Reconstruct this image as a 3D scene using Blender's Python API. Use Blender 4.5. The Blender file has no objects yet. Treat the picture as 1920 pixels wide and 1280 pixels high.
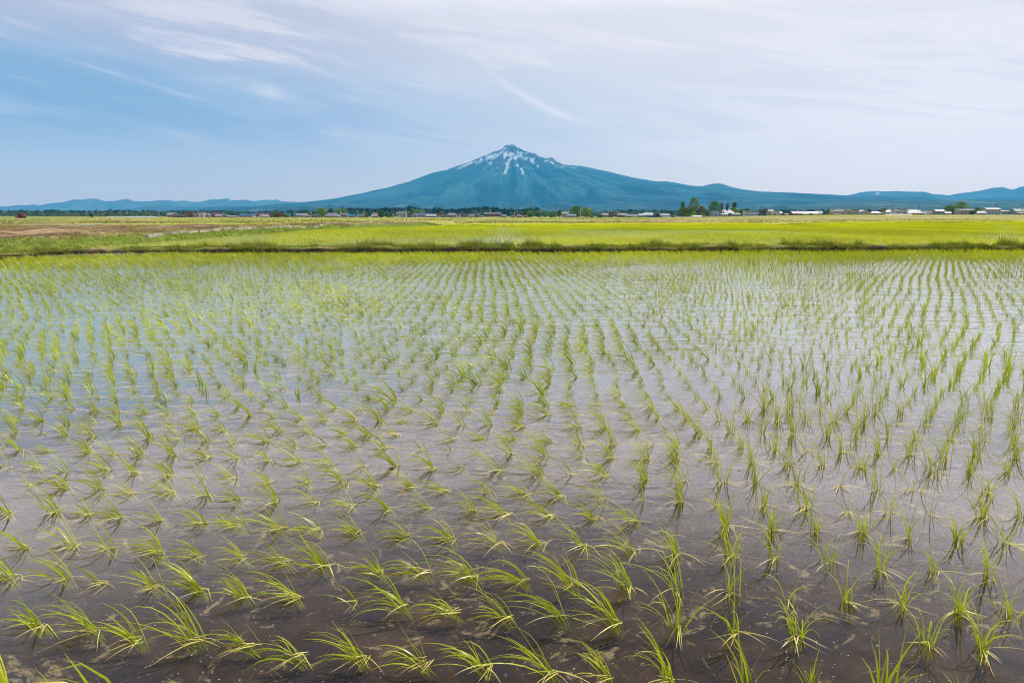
import bpy, math, random
import numpy as np
R = math.radians
random.seed(7)
sc = bpy.context.scene
C = sc.collection

# ------------------------------------------------------------------ camera
F, CAMH, HOR = 1280.0, 1.5, 404.5           # focal length in photo pixels, eye height, horizon row
TH = math.atan((640 - HOR) / F)
cd = bpy.data.cameras.new('camera'); cam = bpy.data.objects.new('camera', cd); C.objects.link(cam)
cd.lens = 24; cd.sensor_width = 36; cd.clip_start = 0.05; cd.clip_end = 120000
cam.location = (0, 0, CAMH); cam.rotation_euler = (R(90) - TH, 0, 0)
sc.camera = cam
sc.view_settings.view_transform = 'Standard'; sc.view_settings.look = 'None'
sc.view_settings.exposure = 0.0; sc.view_settings.gamma = 1.0
sc.cycles.use_denoising = True; sc.cycles.filter_width = 1.1
sc.cycles.max_bounces = 6; sc.cycles.transparent_max_bounces = 12
sc.cycles.caustics_reflective = False; sc.cycles.caustics_refractive = False
sc.cycles.volume_bounces = 0; sc.cycles.sample_clamp_direct = 12.0; sc.cycles.sample_clamp_indirect = 6.0

# ------------------------------------------------------------------ node helper
class NT:
    def __init__(s, tree): s.t = tree; s.n = tree.nodes; s.l = tree.links
    def new(s, typ, **kw):
        nd = s.n.new(typ)
        for k, v in kw.items(): setattr(nd, k, v)
        return nd
    def put(s, sock, v):
        if isinstance(v, bpy.types.NodeSocket): s.l.new(v, sock)
        elif v is not None:
            if isinstance(v, (tuple, list)) and len(v) == 3 and sock.type == 'RGBA': v = (*v, 1)
            sock.default_value = v
    def m(s, op, a, b=None, c=None, clamp=False):
        nd = s.new('ShaderNodeMath', operation=op); nd.use_clamp = clamp
        s.put(nd.inputs[0], a)
        if b is not None: s.put(nd.inputs[1], b)
        if c is not None: s.put(nd.inputs[2], c)
        return nd.outputs[0]
    def ss(s, v, a, b, lo=0.0, hi=1.0):
        nd = s.new('ShaderNodeMapRange', interpolation_type='SMOOTHSTEP')
        s.put(nd.inputs[0], v); s.put(nd.inputs[1], a); s.put(nd.inputs[2], b); s.put(nd.inputs[3], lo); s.put(nd.inputs[4], hi)
        return nd.outputs[0]
    def mix(s, f, a, b, blend='MIX'):
        nd = s.new('ShaderNodeMix', data_type='RGBA', blend_type=blend)
        s.put(nd.inputs[0], f); s.put(nd.inputs[6], a); s.put(nd.inputs[7], b)
        return nd.outputs[2]
    def noise(s, vec, scale, detail=4, rough=0.5, dist=0.0, out=0):
        nd = s.new('ShaderNodeTexNoise'); s.put(nd.inputs['Vector'], vec)
        nd.inputs['Scale'].default_value = scale; nd.inputs['Detail'].default_value = detail
        nd.inputs['Roughness'].default_value = rough; nd.inputs['Distortion'].default_value = dist
        return nd.outputs[out]
    def xyz(s, a, b, c):
        nd = s.new('ShaderNodeCombineXYZ'); s.put(nd.inputs[0], a); s.put(nd.inputs[1], b); s.put(nd.inputs[2], c)
        return nd.outputs[0]

# ------------------------------------------------------------------ sky and sun
SUN_EL, SUN_AZ = R(56), R(42)               # azimuth measured clockwise from the view direction (+Y)
w = bpy.data.worlds.new('World'); sc.world = w; w.use_nodes = True
N = NT(w.node_tree); N.n.clear()
sky = N.new('ShaderNodeTexSky', sky_type='NISHITA'); sky.sun_disc = False
sky.sun_elevation = SUN_EL; sky.sun_rotation = SUN_AZ; sky.air_density = 1.0; sky.dust_density = 0.6; sky.ozone_density = 1.6
tc = N.new('ShaderNodeTexCoord'); sp = N.new('ShaderNodeSeparateXYZ'); N.l.new(tc.outputs['Generated'], sp.inputs[0])
X, Y, Z = sp.outputs
el = N.m('ARCSINE', N.m('MAXIMUM', Z, 0.0)); az = N.m('ARCTAN2', X, Y)
HAZE = 6.6e-5; AIR = (0.08, 0.375, 0.61)
S = 10.0                                    # sky colours below are display values; Background runs at 0.1
def sc_(c): return tuple(S * v for v in c)
wv = N.noise(N.xyz(N.m('MULTIPLY', az, 1.6), N.m('MULTIPLY', el, 6.0), 0.3), 2.0, 5, 0.6, 0.6)
warp = N.m('MULTIPLY', N.m('SUBTRACT', wv, 0.5), 0.10)
el2 = N.m('ADD', N.m('ADD', el, warp), N.m('MULTIPLY', az, 0.03))
# thin cirrus streaks running down from upper left to the right
sa = N.m('ADD', N.m('MULTIPLY', az, 1.0), N.m('MULTIPLY', el, 0.9)); sb = N.m('ADD', el, N.m('MULTIPLY', az, 0.14))
st = N.noise(N.xyz(N.m('MULTIPLY', sa, 2.2), N.m('MULTIPLY', sb, 16.0), 0.0), 1.7, 8, 0.62, 0.9)
st2 = N.noise(N.xyz(N.m('MULTIPLY', sa, 7.0), N.m('MULTIPLY', sb, 60.0), 4.0), 1.5, 7, 0.65, 0.5)
stm = N.m('ADD', N.m('MULTIPLY', st, 0.72), N.m('MULTIPLY', st2, 0.28))
low = N.ss(el, 0.0, 0.14)
basec = N.mix(low, sc_((0.45, 0.60, 0.76)), sc_((0.235, 0.45, 0.70)))
basec = N.mix(N.ss(el, 0.20, 0.55), basec, sc_((0.26, 0.34, 0.50)))
skyc = N.mix(0.88, sky.outputs[0], basec)
veil = N.ss(N.m('ADD', N.m('ADD', az, N.m('MULTIPLY', el, 1.6)), N.m('MULTIPLY', N.m('SUBTRACT', st, 0.5), 0.7)), -0.42, 0.52)
veilc = N.mix(N.ss(az, 0.0, 0.6), sc_((0.62, 0.71, 0.83)), sc_((0.80, 0.83, 0.91)))
skyc = N.mix(N.m('MULTIPLY', veil, 0.97), skyc, veilc)
lilac = N.m('MULTIPLY', N.ss(el2, 0.14, 0.25), 0.78)
skyc = N.mix(lilac, skyc, N.mix(N.ss(az, -0.5, 0.5), sc_((0.42, 0.50, 0.68)), sc_((0.80, 0.82, 0.89))))
edge = N.m('ADD', N.m('SUBTRACT', el2, N.m('MULTIPLY', N.m('ABSOLUTE', N.m('ADD', az, 0.12)), -0.02)), N.m('MULTIPLY', N.m('SUBTRACT', stm, 0.5), 0.22))
cl = N.m('MULTIPLY', N.ss(edge, 0.200, 0.245), N.ss(stm, 0.36, 0.60))
cl = N.m('MULTIPLY', cl, N.m('MULTIPLY', N.ss(az, -0.66, -0.42), N.ss(az, 0.55, 0.2)))
cl = N.m('MULTIPLY', cl, N.ss(el, 1.0, 0.4))
skyc = N.mix(N.m('MULTIPLY', cl, 0.90), skyc, sc_((0.80, 0.81, 0.88)))
dim = N.m('MULTIPLY', N.m('MULTIPLY', N.ss(st, 0.56, 0.40), N.ss(az, 0.0, 0.3)), N.ss(el, 0.04, 0.14))
skyc = N.mix(N.m('MULTIPLY', dim, 0.45), skyc, sc_((0.60, 0.66, 0.80)))
wisp = N.m('MULTIPLY', N.ss(stm, 0.52, 0.68), N.ss(el, 0.05, 0.16))
skyc = N.mix(N.m('MULTIPLY', wisp, 0.35), skyc, sc_((0.72, 0.77, 0.88)))
# one loose falling streak right of the middle
a1 = N.m('ADD', az, 0.075)
cen = N.m('SUBTRACT', 0.232, N.m('ADD', N.m('MULTIPLY', a1, 0.95), N.m('MULTIPLY', N.m('MULTIPLY', a1, a1), -2.1)))
dd = N.m('DIVIDE', N.m('SUBTRACT', N.m('ADD', el, N.m('MULTIPLY', N.m('SUBTRACT', st2, 0.5), 0.012)), cen), 0.006)
stk = N.m('MULTIPLY', N.m('POWER', 2.718, N.m('MULTIPLY', N.m('MULTIPLY', dd, dd), -1.0)), N.m('MULTIPLY', N.ss(az, -0.06, 0.02), N.ss(az, 0.15, 0.05)))
skyc = N.mix(N.m('MULTIPLY', stk, 0.75), skyc, sc_((0.74, 0.78, 0.88)))
hz = N.ss(el, 0.13, 0.0)
upc = N.mix(N.ss(az, -1.2, 0.7), sc_((1.32, 1.30, 1.36)), sc_((1.50, 1.46, 1.54)))
skyc = N.mix(N.m('MULTIPLY', N.ss(el, 0.15, 0.27), 0.55), skyc, N.mix(N.ss(az, -0.5, 0.4), sc_((0.56, 0.61, 0.75)), sc_((0.80, 0.82, 0.89))))
skyc = N.mix(N.ss(el, 0.255, 0.36), skyc, upc)
skyc = N.mix(N.ss(el, 0.36, 0.58), skyc, sc_((0.46, 0.50, 0.62)))
skyc = N.mix(N.m('MULTIPLY', hz, 0.80), skyc, N.mix(N.ss(az, -0.6, 0.5), sc_((0.43, 0.57, 0.74)), sc_((0.66, 0.73, 0.82))))
# the sky is seen through the haze slab: give the radiance above it that leaves skyc below it
def reach(dist, comp): return N.m('DIVIDE', dist, N.m('MAXIMUM', comp, 0.0005))
pl_ = N.m('MINIMUM', N.m('MINIMUM', reach(1900.0, Z), reach(20800.0, Y)), N.m('MINIMUM', reach(3000.0, N.m('MULTIPLY', Y, -1.0)), reach(34000.0, N.m('ABSOLUTE', X))))
Tt = N.m('POWER', 2.71828, N.m('MULTIPLY', pl_, -HAZE))
iT = N.m('SUBTRACT', 1.0, Tt)
air = N.mix(1.0, sc_(AIR), N.xyz(iT, iT, iT), 'MULTIPLY')
skyc = N.mix(1.0, skyc, air, 'SUBTRACT')
rT = N.m('DIVIDE', 1.0, Tt); skyc = N.mix(1.0, skyc, N.xyz(rT, rT, rT), 'MULTIPLY')
skyc = N.mix(1.0, skyc, sc_((0.05, 0.05, 0.05)), 'LIGHTEN')
bg = N.new('ShaderNodeBackground'); N.put(bg.inputs[0], skyc); bg.inputs[1].default_value = 0.1
wo = N.new('ShaderNodeOutputWorld'); N.l.new(bg.outputs[0], wo.inputs[0])

sd = bpy.data.lights.new('sun', 'SUN'); sun = bpy.data.objects.new('sun', sd); C.objects.link(sun)
sd.energy = 5.0; sd.angle = R(0.6); sd.color = (1.0, 0.95, 0.86)
sun.rotation_euler = (R(90) - SUN_EL, 0, -SUN_AZ + math.pi); sun.rotation_euler = (-(R(90) - SUN_EL), 0, -SUN_AZ)
sun.location = (0, 0, 50)

# ------------------------------------------------------------------ pixel -> world (used only to read places off the photograph)
CT, ST = math.cos(TH), math.sin(TH)
def at(px, py, D):
    u = (px - 960) / F; v = (640 - py) / F
    dy = CT + v * ST; dz = -ST + v * CT
    return u * D / dy, CAMH + dz * D / dy
def px_of(x, y, z):
    zc = y * CT - (z - CAMH) * ST
    return 960 + F * x / zc, 640 - F * ((z - CAMH) * CT + y * ST) / zc, zc

# ------------------------------------------------------------------ numpy noise
def _h(ix, iy, s):
    n = (ix.astype(np.int64) * 374761393 + iy.astype(np.int64) * 668265263 + s * 1442695041) & 0xffffffff
    n = ((n ^ (n >> 13)) * 1274126177) & 0xffffffff
    return ((n ^ (n >> 16)) & 0xffff) / 65535.0
def vn(x, y, s=0):
    ix = np.floor(x); iy = np.floor(y); fx = x - ix; fy = y - iy
    fx = fx * fx * (3 - 2 * fx); fy = fy * fy * (3 - 2 * fy)
    a = _h(ix, iy, s); b = _h(ix + 1, iy, s); c = _h(ix, iy + 1, s); d = _h(ix + 1, iy + 1, s)
    return (a * (1 - fx) + b * fx) * (1 - fy) + (c * (1 - fx) + d * fx) * fy
def fbm(x, y, o=5, s=0, g=0.5):
    x = np.asarray(x, float); y = np.asarray(y, float)
    t = 0; a = 1; n = 0
    for k in range(o): t = t + a * vn(x * 2 ** k + 17.3 * k, y * 2 ** k + 5.1 * k, s + k); n += a; a *= g
    return t / n
def sst(v, a, b):
    t = np.clip((np.asarray(v, float) - a) / (b - a), 0, 1); return t * t * (3 - 2 * t)

# ------------------------------------------------------------------ mesh helpers
def tag(o, label=None, cat=None, group=None, kind=None):
    if label: o['label'] = label
    if cat: o['category'] = cat
    if group: o['group'] = group
    if kind: o['kind'] = kind
    return o
def link(name, me, mat=None, parent=None):
    o = bpy.data.objects.new(name, me); C.objects.link(o)
    if mat is not None:
        for mm in (mat if isinstance(mat, (list, tuple)) else [mat]): me.materials.append(mm)
    if parent is not None: o.parent = parent
    return o
def empty(name, loc, rz=0):
    o = bpy.data.objects.new(name, None); C.objects.link(o); o.location = loc; o.rotation_euler.z = rz
    o.empty_display_size = 0.1
    return o
def np_mesh(name, V, Q, col=None, smooth=False):
    """V (n,3), Q (m,4) or (m,3) indices"""
    me = bpy.data.meshes.new(name)
    V = np.ascontiguousarray(V, np.float32); Q = np.ascontiguousarray(Q, np.int32)
    k = Q.shape[1]
    me.vertices.add(len(V)); me.vertices.foreach_set('co', V.ravel())
    me.loops.add(Q.size); me.loops.foreach_set('vertex_index', Q.ravel())
    me.polygons.add(len(Q)); me.polygons.foreach_set('loop_start', np.arange(0, Q.size, k, dtype=np.int32))
    if smooth: me.polygons.foreach_set('use_smooth', np.ones(len(Q), bool))
    if col is not None:
        a = me.color_attributes.new('col', 'FLOAT_COLOR', 'POINT')
        cc = np.ones((len(V), 4), np.float32); cc[:, :3] = col
        a.data.foreach_set('color', cc.ravel())
    me.update(calc_edges=True); me.validate(verbose=False)
    return me
def grid_mesh(name, XX, YY, ZZ, col=None, smooth=True):
    r, c = XX.shape
    V = np.stack([XX, YY, ZZ], -1).reshape(-1, 3)
    i = np.arange(r * c).reshape(r, c)
    Q = np.stack([i[:-1, :-1], i[:-1, 1:], i[1:, 1:], i[1:, :-1]], -1).reshape(-1, 4)
    return np_mesh(name, V, Q, None if col is None else col.reshape(-1, 3), smooth)
class MB:
    """collects simple solids into one mesh"""
    def __init__(s): s.v = []; s.f = []
    def add(s, vs, fs):
        b = len(s.v); s.v += [tuple(p) for p in vs]; s.f += [tuple(b + i for i in f) for f in fs]; return s
    def box(s, x0, x1, y0, y1, z0, z1):
        vs = [(x, y, z) for z in (z0, z1) for x, y in ((x0, y0), (x1, y0), (x1, y1), (x0, y1))]
        return s.add(vs, [(3, 2, 1, 0), (4, 5, 6, 7), (0, 1, 5, 4), (1, 2, 6, 5), (2, 3, 7, 6), (3, 0, 4, 7)])
    def prism(s, prof, y0, y1):      # profile in xz, extruded along y
        n = len(prof); vs = [(x, y0, z) for x, z in prof] + [(x, y1, z) for x, z in prof]
        fs = [tuple(range(n)), tuple(range(2 * n - 1, n - 1, -1))] + [(i, i + n, (i + 1) % n + n, (i + 1) % n) for i in range(n)]
        return s.add(vs, fs)
    def prismx(s, prof, x0, x1):     # profile in yz, extruded along x
        n = len(prof); vs = [(x0, y, z) for y, z in prof] + [(x1, y, z) for y, z in prof]
        fs = [tuple(range(n - 1, -1, -1)), tuple(range(n, 2 * n))] + [((i + 1) % n, (i + 1) % n + n, i + n, i) for i in range(n)]
        return s.add(vs, fs)
    def tube(s, p, q, r0, r1, n=8):
        p = np.array(p, float); q = np.array(q, float); d = q - p; d /= np.linalg.norm(d)
        a = np.cross(d, (0, 0, 1) if abs(d[2]) < .9 else (1, 0, 0)); a /= np.linalg.norm(a); b = np.cross(d, a)
        vs = [p + r0 * (math.cos(t) * a + math.sin(t) * b) for t in [2 * math.pi * k / n for k in range(n)]]
        vs += [q + r1 * (math.cos(t) * a + math.sin(t) * b) for t in [2 * math.pi * k / n for k in range(n)]]
        return s.add(vs, [tuple(range(n - 1, -1, -1)), tuple(range(n, 2 * n))] + [(i, (i + 1) % n, (i + 1) % n + n, i + n) for i in range(n)])
    def build(s, name, mat, parent=None):
        me = bpy.data.meshes.new(name); me.from_pydata([tuple(map(float, v)) for v in s.v], [], s.f); me.update()
        return link(name, me, mat, parent)

# ------------------------------------------------------------------ materials
def mat(name):
    m = bpy.data.materials.new(name); m.use_nodes = True; n = NT(m.node_tree); n.n.clear()
    out = n.new('ShaderNodeOutputMaterial'); return m, n, out
_plain = {}
def plain(name, c, rough=0.7, var=0.12, scale=3.0, spec=0.3):
    key = (name, c)
    if key in _plain: return _plain[key]
    m, n, out = mat(name)
    b = n.new('ShaderNodeBsdfPrincipled'); t = n.new('ShaderNodeTexCoord')
    v = n.noise(t.outputs['Object'], scale, 5, 0.6)
    f = n.m('ADD', n.m('MULTIPLY', n.m('SUBTRACT', v, 0.5), var * 2.5), 1.0)
    cc = n.mix(1.0, (*c, 1), f, 'MULTIPLY')
    n.put(b.inputs['Base Color'], cc); b.inputs['Roughness'].default_value = rough
    b.inputs['Specular IOR Level'].default_value = spec
    n.l.new(b.outputs[0], out.inputs[0]); _plain[key] = m; return m
def leafmat(name, transl=0.45, gloss=0.05, mult=1.0, rough=0.35):
    m, n, out = mat(name)
    a = n.new('ShaderNodeAttribute', attribute_name='col')
    col = n.mix(1.0, a.outputs[0], (mult, mult, mult, 1), 'MULTIPLY')
    d = n.new('ShaderNodeBsdfDiffuse'); t = n.new('ShaderNodeBsdfTranslucent'); g = n.new('ShaderNodeBsdfGlossy')
    n.put(d.inputs[0], col); n.put(t.inputs[0], n.mix(1.0, col, (1.0, 0.98, 0.5, 1), 'MULTIPLY')); g.inputs['Roughness'].default_value = rough
    mx = n.new('ShaderNodeMixShader'); mx.inputs[0].default_value = transl
    n.l.new(d.outputs[0], mx.inputs[1]); n.l.new(t.outputs[0], mx.inputs[2])
    m2 = n.new('ShaderNodeMixShader'); m2.inputs[0].default_value = gloss
    n.l.new(mx.outputs[0], m2.inputs[1]); n.l.new(g.outputs[0], m2.inputs[2])
    n.l.new(m2.outputs[0], out.inputs[0]); return m
M_rice = leafmat('rice_leaf', 0.42, 0.03)
M_dry = leafmat('withered_leaf', 0.25, 0.03)
M_grass = leafmat('grass_blade', 0.40, 0.02)
M_crown = leafmat('tree_foliage', 0.30, 0.02)

def landmat(name, nscale=0.4, amp=0.5, bump=0.3, bscale=6.0, bd=0.05):
    m, n, out = mat(name)
    a = n.new('ShaderNodeAttribute', attribute_name='col'); t = n.new('ShaderNodeTexCoord')
    v = n.noise(t.outputs['Object'], nscale, 8, 0.65)
    f = n.m('ADD', n.m('MULTIPLY', n.m('SUBTRACT', v, 0.5), amp * 3), 1.0)
    b = n.new('ShaderNodeBsdfPrincipled'); n.put(b.inputs['Base Color'], n.mix(1.0, a.outputs[0], f, 'MULTIPLY'))
    b.inputs['Roughness'].default_value = 0.95; b.inputs['Specular IOR Level'].default_value = 0.1
    bp = n.new('ShaderNodeBump'); bp.inputs['Strength'].default_value = bump; bp.inputs['Distance'].default_value = bd
    n.put(bp.inputs['Height'], n.noise(t.outputs['Object'], bscale, 6, 0.6)); n.l.new(bp.outputs[0], b.inputs['Normal'])
    n.l.new(b.outputs[0], out.inputs[0]); return m

# ------------------------------------------------------------------ ground layout
BX = np.array([-400, -60, -40, -20, -17.9, -17.1, -15.3, -8, 0, 12, 25, 45, 90, 400.])
BY = np.array([8, 10, 13, 20.5, 22.8, 25.6, 27.0, 27.6, 28.1, 28.6, 29.8, 32, 38, 56.])
def bund_y(x): return np.interp(x, BX, BY)
def field2_left(y): return np.interp(y, [30, 72, 90, 96], [-19.0, -19.0, -11.5, -9.0])
def field2_far(x): return np.interp(x, [-60, -10, 10, 40, 100, 300], [92, 95, 97, 108, 136, 220])
def rise(x, y): return 2.3 * sst(x / np.maximum(y, 1), 0.18, 0.50) * sst(y, 260, 620)
def ground_z(x, y):
    x = np.asarray(x, float); y = np.asarray(y, float)
    z = -0.06 + 0.02 * (fbm(x * 0.8, y * 0.8, 3, 3) - .5)
    past = sst(y - bund_y(x), 0.35, 0.6)
    z = z * (1 - past) + 0.02 * past
    # raised berm left of the second field
    fl = field2_left(y)
    berm = sst(fl - x, 0.1, 3.2) * sst(y - bund_y(x), 0.3, 7.0) * (1 - sst(y + 0.12 * (x + 19) , 64, 76) * sst(fl - x, 6, 12))
    z = z + berm * (0.50 + 0.45 * (fbm(x * 0.30, y * 0.30, 5, 9) - .5))
    left = past * sst(fl - x, 0.1, 2.0)
    z = z + left * (0.06 + 0.12 * (fbm(x * 0.9, y * 0.9, 4, 21) - .3))
    far = sst(y - field2_far(x), 0.0, 3.0)
    z = z + far * 0.06 + rise(x, y)
    for yy in (128, 158, 196, 250, 330, 420):          # low field dykes beyond
        z = z + 0.13 * np.exp(-((y - yy - 0.10 * x * (yy / 128)) / (1.2 + yy / 200)) ** 2) * far
    # bank the photographer stands on
    z = z + 0.35 * sst(0.9 - y, 0, 0.6)
    # faint undulation far away
    z = z + sst(y, 700, 3000) * 2.0 * (fbm(x * 0.002, y * 0.002, 3, 5) - .5)
    return z

def ax(parts):
    o = []
    for a, b, n, g in parts:
        t = np.linspace(0, 1, n, endpoint=False)
        o.append(a + (b - a) * t if not g else a * (b / a) ** t)
    return np.concatenate(o)
gx = ax([(46, 33500, 46, 1)])
gx = np.concatenate([-gx[::-1], np.arange(-45.5, 45.9, 0.42), gx, [33500]])
gx[0] = -33500
gy = np.concatenate([[-2900, -60, -20, -5, -1], np.arange(-0.2, 2.0, 0.2), np.arange(2, 17, 0.8), np.arange(17, 100, 0.40), ax([(100, 460, 190, 1), (460, 20500, 50, 1)]), [20700]])
GX, GY = np.meshgrid(gx, gy); GZ = ground_z(GX, GY)
def mixc(a, b, t): return a * (1 - t[..., None]) + np.array(b) * t[..., None]
def land_colour(x, y):
    mud = np.array([0.054, 0.037, 0.028]); c = np.ones(x.shape + (3,)) * mud
    n1 = fbm(x * 0.30, y * 0.30, 5, 31); n2 = fbm(x * 1.3, y * 0.9, 4, 41); n3 = fbm(x * 0.03, y * 0.12, 4, 51)
    past = sst(y - bund_y(x), 0.2, 0.5)
    left = past * sst(field2_left(y) - x, -0.1, 0.5)
    g = np.array([0.12, 0.15, 0.022]); straw = np.array([0.30, 0.21, 0.11]); dk = np.array([0.12, 0.075, 0.04])
    # berm: green foot, straw and brown soil on top
    up = sst(y - bund_y(x), 5.0, 13.0)
    c_l = mixc(np.ones(x.shape + (3,)) * g, straw, sst(n2 + 0.45 * up, 0.52, 0.78))
    c_l = mixc(c_l, dk, sst(fbm(x * 0.6, y * 0.35, 5, 35) + 0.12 * up, 0.50, 0.66))
    nearedge = sst(fbm(x * 0.5, y * 0.2, 3, 77) * 2.5 - (field2_left(y) - x - 1.0), -1.0, 0.6) * sst(y - bund_y(x), 2, 5)
    c_l = mixc(c_l, (0.13, 0.18, 0.02), nearedge)
    c = c * (1 - left[..., None]) + c_l * left[..., None]
    far = np.maximum(sst(y - field2_far(x), -0.5, 1.0), sst(-30 - x, 0, 8) * sst(y, 62, 72))
    fc = mixc(np.ones(x.shape + (3,)) * np.array([0.27, 0.29, 0.035]), (0.40, 0.30, 0.15), sst(n3, 0.44, 0.60))
    fc = mixc(fc, (0.12, 0.17, 0.03), sst(fbm(x * 0.02, y * 0.06, 4, 61), 0.58, 0.72))
    fc = mixc(fc, (0.30, 0.30, 0.05), sst(y, 430, 560))
    fc = mixc(fc, (0.06, 0.10, 0.035), sst(y, 760, 1100))
    fc = mixc(fc, (0.12, 0.17, 0.06), sst(fbm(x * 0.0035, y * 0.0012, 4, 88), 0.55, 0.62) * sst(y, 1500, 2500))
    c = c * (1 - far[..., None]) + fc * far[..., None]
    path = np.exp(-((y - 50 - 0.55 * (x + 35)) / 2.0) ** 2) * left * sst(-24 - x, -2, 3)
    c = mixc(c, (0.33, 0.26, 0.19), np.clip(path * 0.8 * (0.2 + n2), 0, 1))
    return c
gm = grid_mesh('ground', GX, GY, GZ, land_colour(GX, GY))
mg, n, out = mat('ground_soil')
a = n.new('ShaderNodeAttribute', attribute_name='col'); t = n.new('ShaderNodeTexCoord'); ob = t.outputs['Object']
v1 = n.noise(ob, 2.2, 8, 0.68, 0.8); v2 = n.noise(ob, 11.0, 6, 0.7); v3 = n.noise(ob, 5.0, 8, 0.75, 1.6)
f = n.m('ADD', n.m('MULTIPLY', n.m('SUBTRACT', n.m('ADD', n.m('MULTIPLY', v1, 0.65), n.m('MULTIPLY', v2, 0.35)), 0.5), 4.5), 1.0)
cc = n.mix(1.0, a.outputs[0], n.m('MAXIMUM', f, 0.25), 'MULTIPLY')
spg = n.new('ShaderNodeSeparateXYZ'); n.l.new(ob, spg.inputs[0])
nearm = n.ss(spg.outputs[1], 12.0, 3.0)
v4 = n.noise(ob, 3.2, 6, 0.6, 0.6)
cc = n.mix(n.m('MULTIPLY', n.m('MULTIPLY', n.ss(v4, 0.48, 0.62), nearm), 0.80), cc, (0.028, 0.026, 0.034))
cc = n.mix(n.m('MULTIPLY', n.m('MULTIPLY', n.ss(v3, 0.555, 0.64), nearm), 0.75), cc, (0.34, 0.28, 0.16))
b = n.new('ShaderNodeBsdfPrincipled'); n.put(b.inputs['Base Color'], cc); b.inputs['Roughness'].default_value = 0.95; b.inputs['Specular IOR Level'].default_value = 0.1
bp = n.new('ShaderNodeBump'); bp.inputs['Strength'].default_value = 0.6; bp.inputs['Distance'].default_value = 0.04
n.put(bp.inputs['Height'], v1); n.l.new(bp.outputs[0], b.inputs['Normal']); n.l.new(b.outputs[0], out.inputs[0])
tag(link('ground', gm, mg), 'soil of the plain with straw, grass and flooded paddies', kind='structure')

# ------------------------------------------------------------------ water
def water_mat(name, near=True):
    m, n, out = mat(name)
    t = n.new('ShaderNodeTexCoord'); ob = t.outputs['Object']; s = n.new('ShaderNodeSeparateXYZ'); n.l.new(ob, s.inputs[0])
    x, y, z = s.outputs
    wx = n.m('MULTIPLY', x, 0.45)
    v = n.xyz(wx, y, 0.0)
    big = n.noise(v, 2.6, 3, 0.5, 0.3); med = n.noise(v, 9.0, 3, 0.55, 0.4); fin = n.noise(v, 26.0, 2, 0.5, 0.2)
    h = n.m('ADD', n.m('ADD', n.m('MULTIPLY', big, 0.034), n.m('MULTIPLY', med, 0.0150)), n.m('MULTIPLY', fin, 0.0022))
    gust = n.noise(ob, 0.35, 4, 0.55, 0.5)
    calm = n.ss(n.m('ADD', y, n.m('MULTIPLY', n.m('SUBTRACT', gust, 0.5), 5.0)), 2.4, 8.5, 0.05, 1.0)
    h = n.m('MULTIPLY', h, calm)
    bp = n.new('ShaderNodeBump'); bp.inputs['Strength'].default_value = 1.0; bp.inputs['Distance'].default_value = 1.0
    n.put(bp.inputs['Height'], h)
    fr = n.new('ShaderNodeFresnel'); fr.inputs[0].default_value = 1.36; n.l.new(bp.outputs[0], fr.inputs['Normal'])
    tr = n.new('ShaderNodeBsdfTransparent'); tr.inputs[0].default_value = (0.86, 0.83, 0.78, 1)
    gl = n.new('ShaderNodeBsdfGlossy'); gl.inputs['Roughness'].default_value = 0.03; n.l.new(bp.outputs[0], gl.inputs['Normal'])
    gl.inputs[0].default_value = (0.99, 0.965, 0.95, 1)
    mx = n.new('ShaderNodeMixShader'); lw = n.new('ShaderNodeLayerWeight'); lw.inputs[0].default_value = 0.5; n.l.new(bp.outputs[0], lw.inputs['Normal'])
    n.put(mx.inputs[0], n.m('ADD', n.m('MULTIPLY', n.m('POWER', lw.outputs['Facing'], 4.9), 1.95), 0.010, clamp=True))
    n.l.new(tr.outputs[0], mx.inputs[1]); n.l.new(gl.outputs[0], mx.inputs[2])
    # floating specks of duckweed dust and thin scum
    vo = n.new('ShaderNodeTexVoronoi'); n.l.new(ob, vo.inputs['Vector']); vo.inputs['Scale'].default_value = 42.0
    spk = n.m('LESS_THAN', vo.outputs['Distance'], n.m('MULTIPLY', n.ss(n.noise(ob, 1.4, 3), 0.36, 0.60), 0.095))
    sc1 = n.noise(n.xyz(n.m('MULTIPLY', x, 0.8), y, 0.0), 7.5, 8, 0.72, 1.8)
    scum = n.m('MULTIPLY', n.m('MULTIPLY', n.ss(sc1, 0.62, 0.72), 0.6), n.ss(y, 6.0, 3.0))
    df = n.new('ShaderNodeBsdfDiffuse')
    n.put(df.inputs[0], n.mix(spk, (0.30, 0.27, 0.16, 1), (0.62, 0.62, 0.58, 1)))
    fac = n.m('MAXIMUM', n.m('MULTIPLY', spk, n.ss(y, 9.0, 4.0, 0.0, 0.8)), scum)
    m2 = n.new('ShaderNodeMixShader'); n.put(m2.inputs[0], fac)
    n.l.new(mx.outputs[0], m2.inputs[1]); n.l.new(df.outputs[0], m2.inputs[2]); n.l.new(m2.outputs[0], out.inputs[0])
    return m
M_water = water_mat('paddy_water')
wxs = np.array(sorted(set(list(BX)) | set(np.arange(-60, 60, 3.0))))
wxs = wxs[(wxs >= -90) & (wxs <= 90)]
WX = np.stack([wxs, wxs]); WY = np.stack([np.full_like(wxs, 0.55), bund_y(wxs) + 0.25]); WZ = np.zeros_like(WX)
tag(link('water', grid_mesh('water', WX, WY, WZ), M_water), 'shallow rippled water of the near paddy', kind='structure')
ys = np.arange(33, 96, 1.0)
xs_l = field2_left(ys)
def w2quad(name, z, pts):
    me = bpy.data.meshes.new(name); me.from_pydata([(x, y, z) for x, y in pts], [], [tuple(range(len(pts)))]); me.update(); return me
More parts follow.
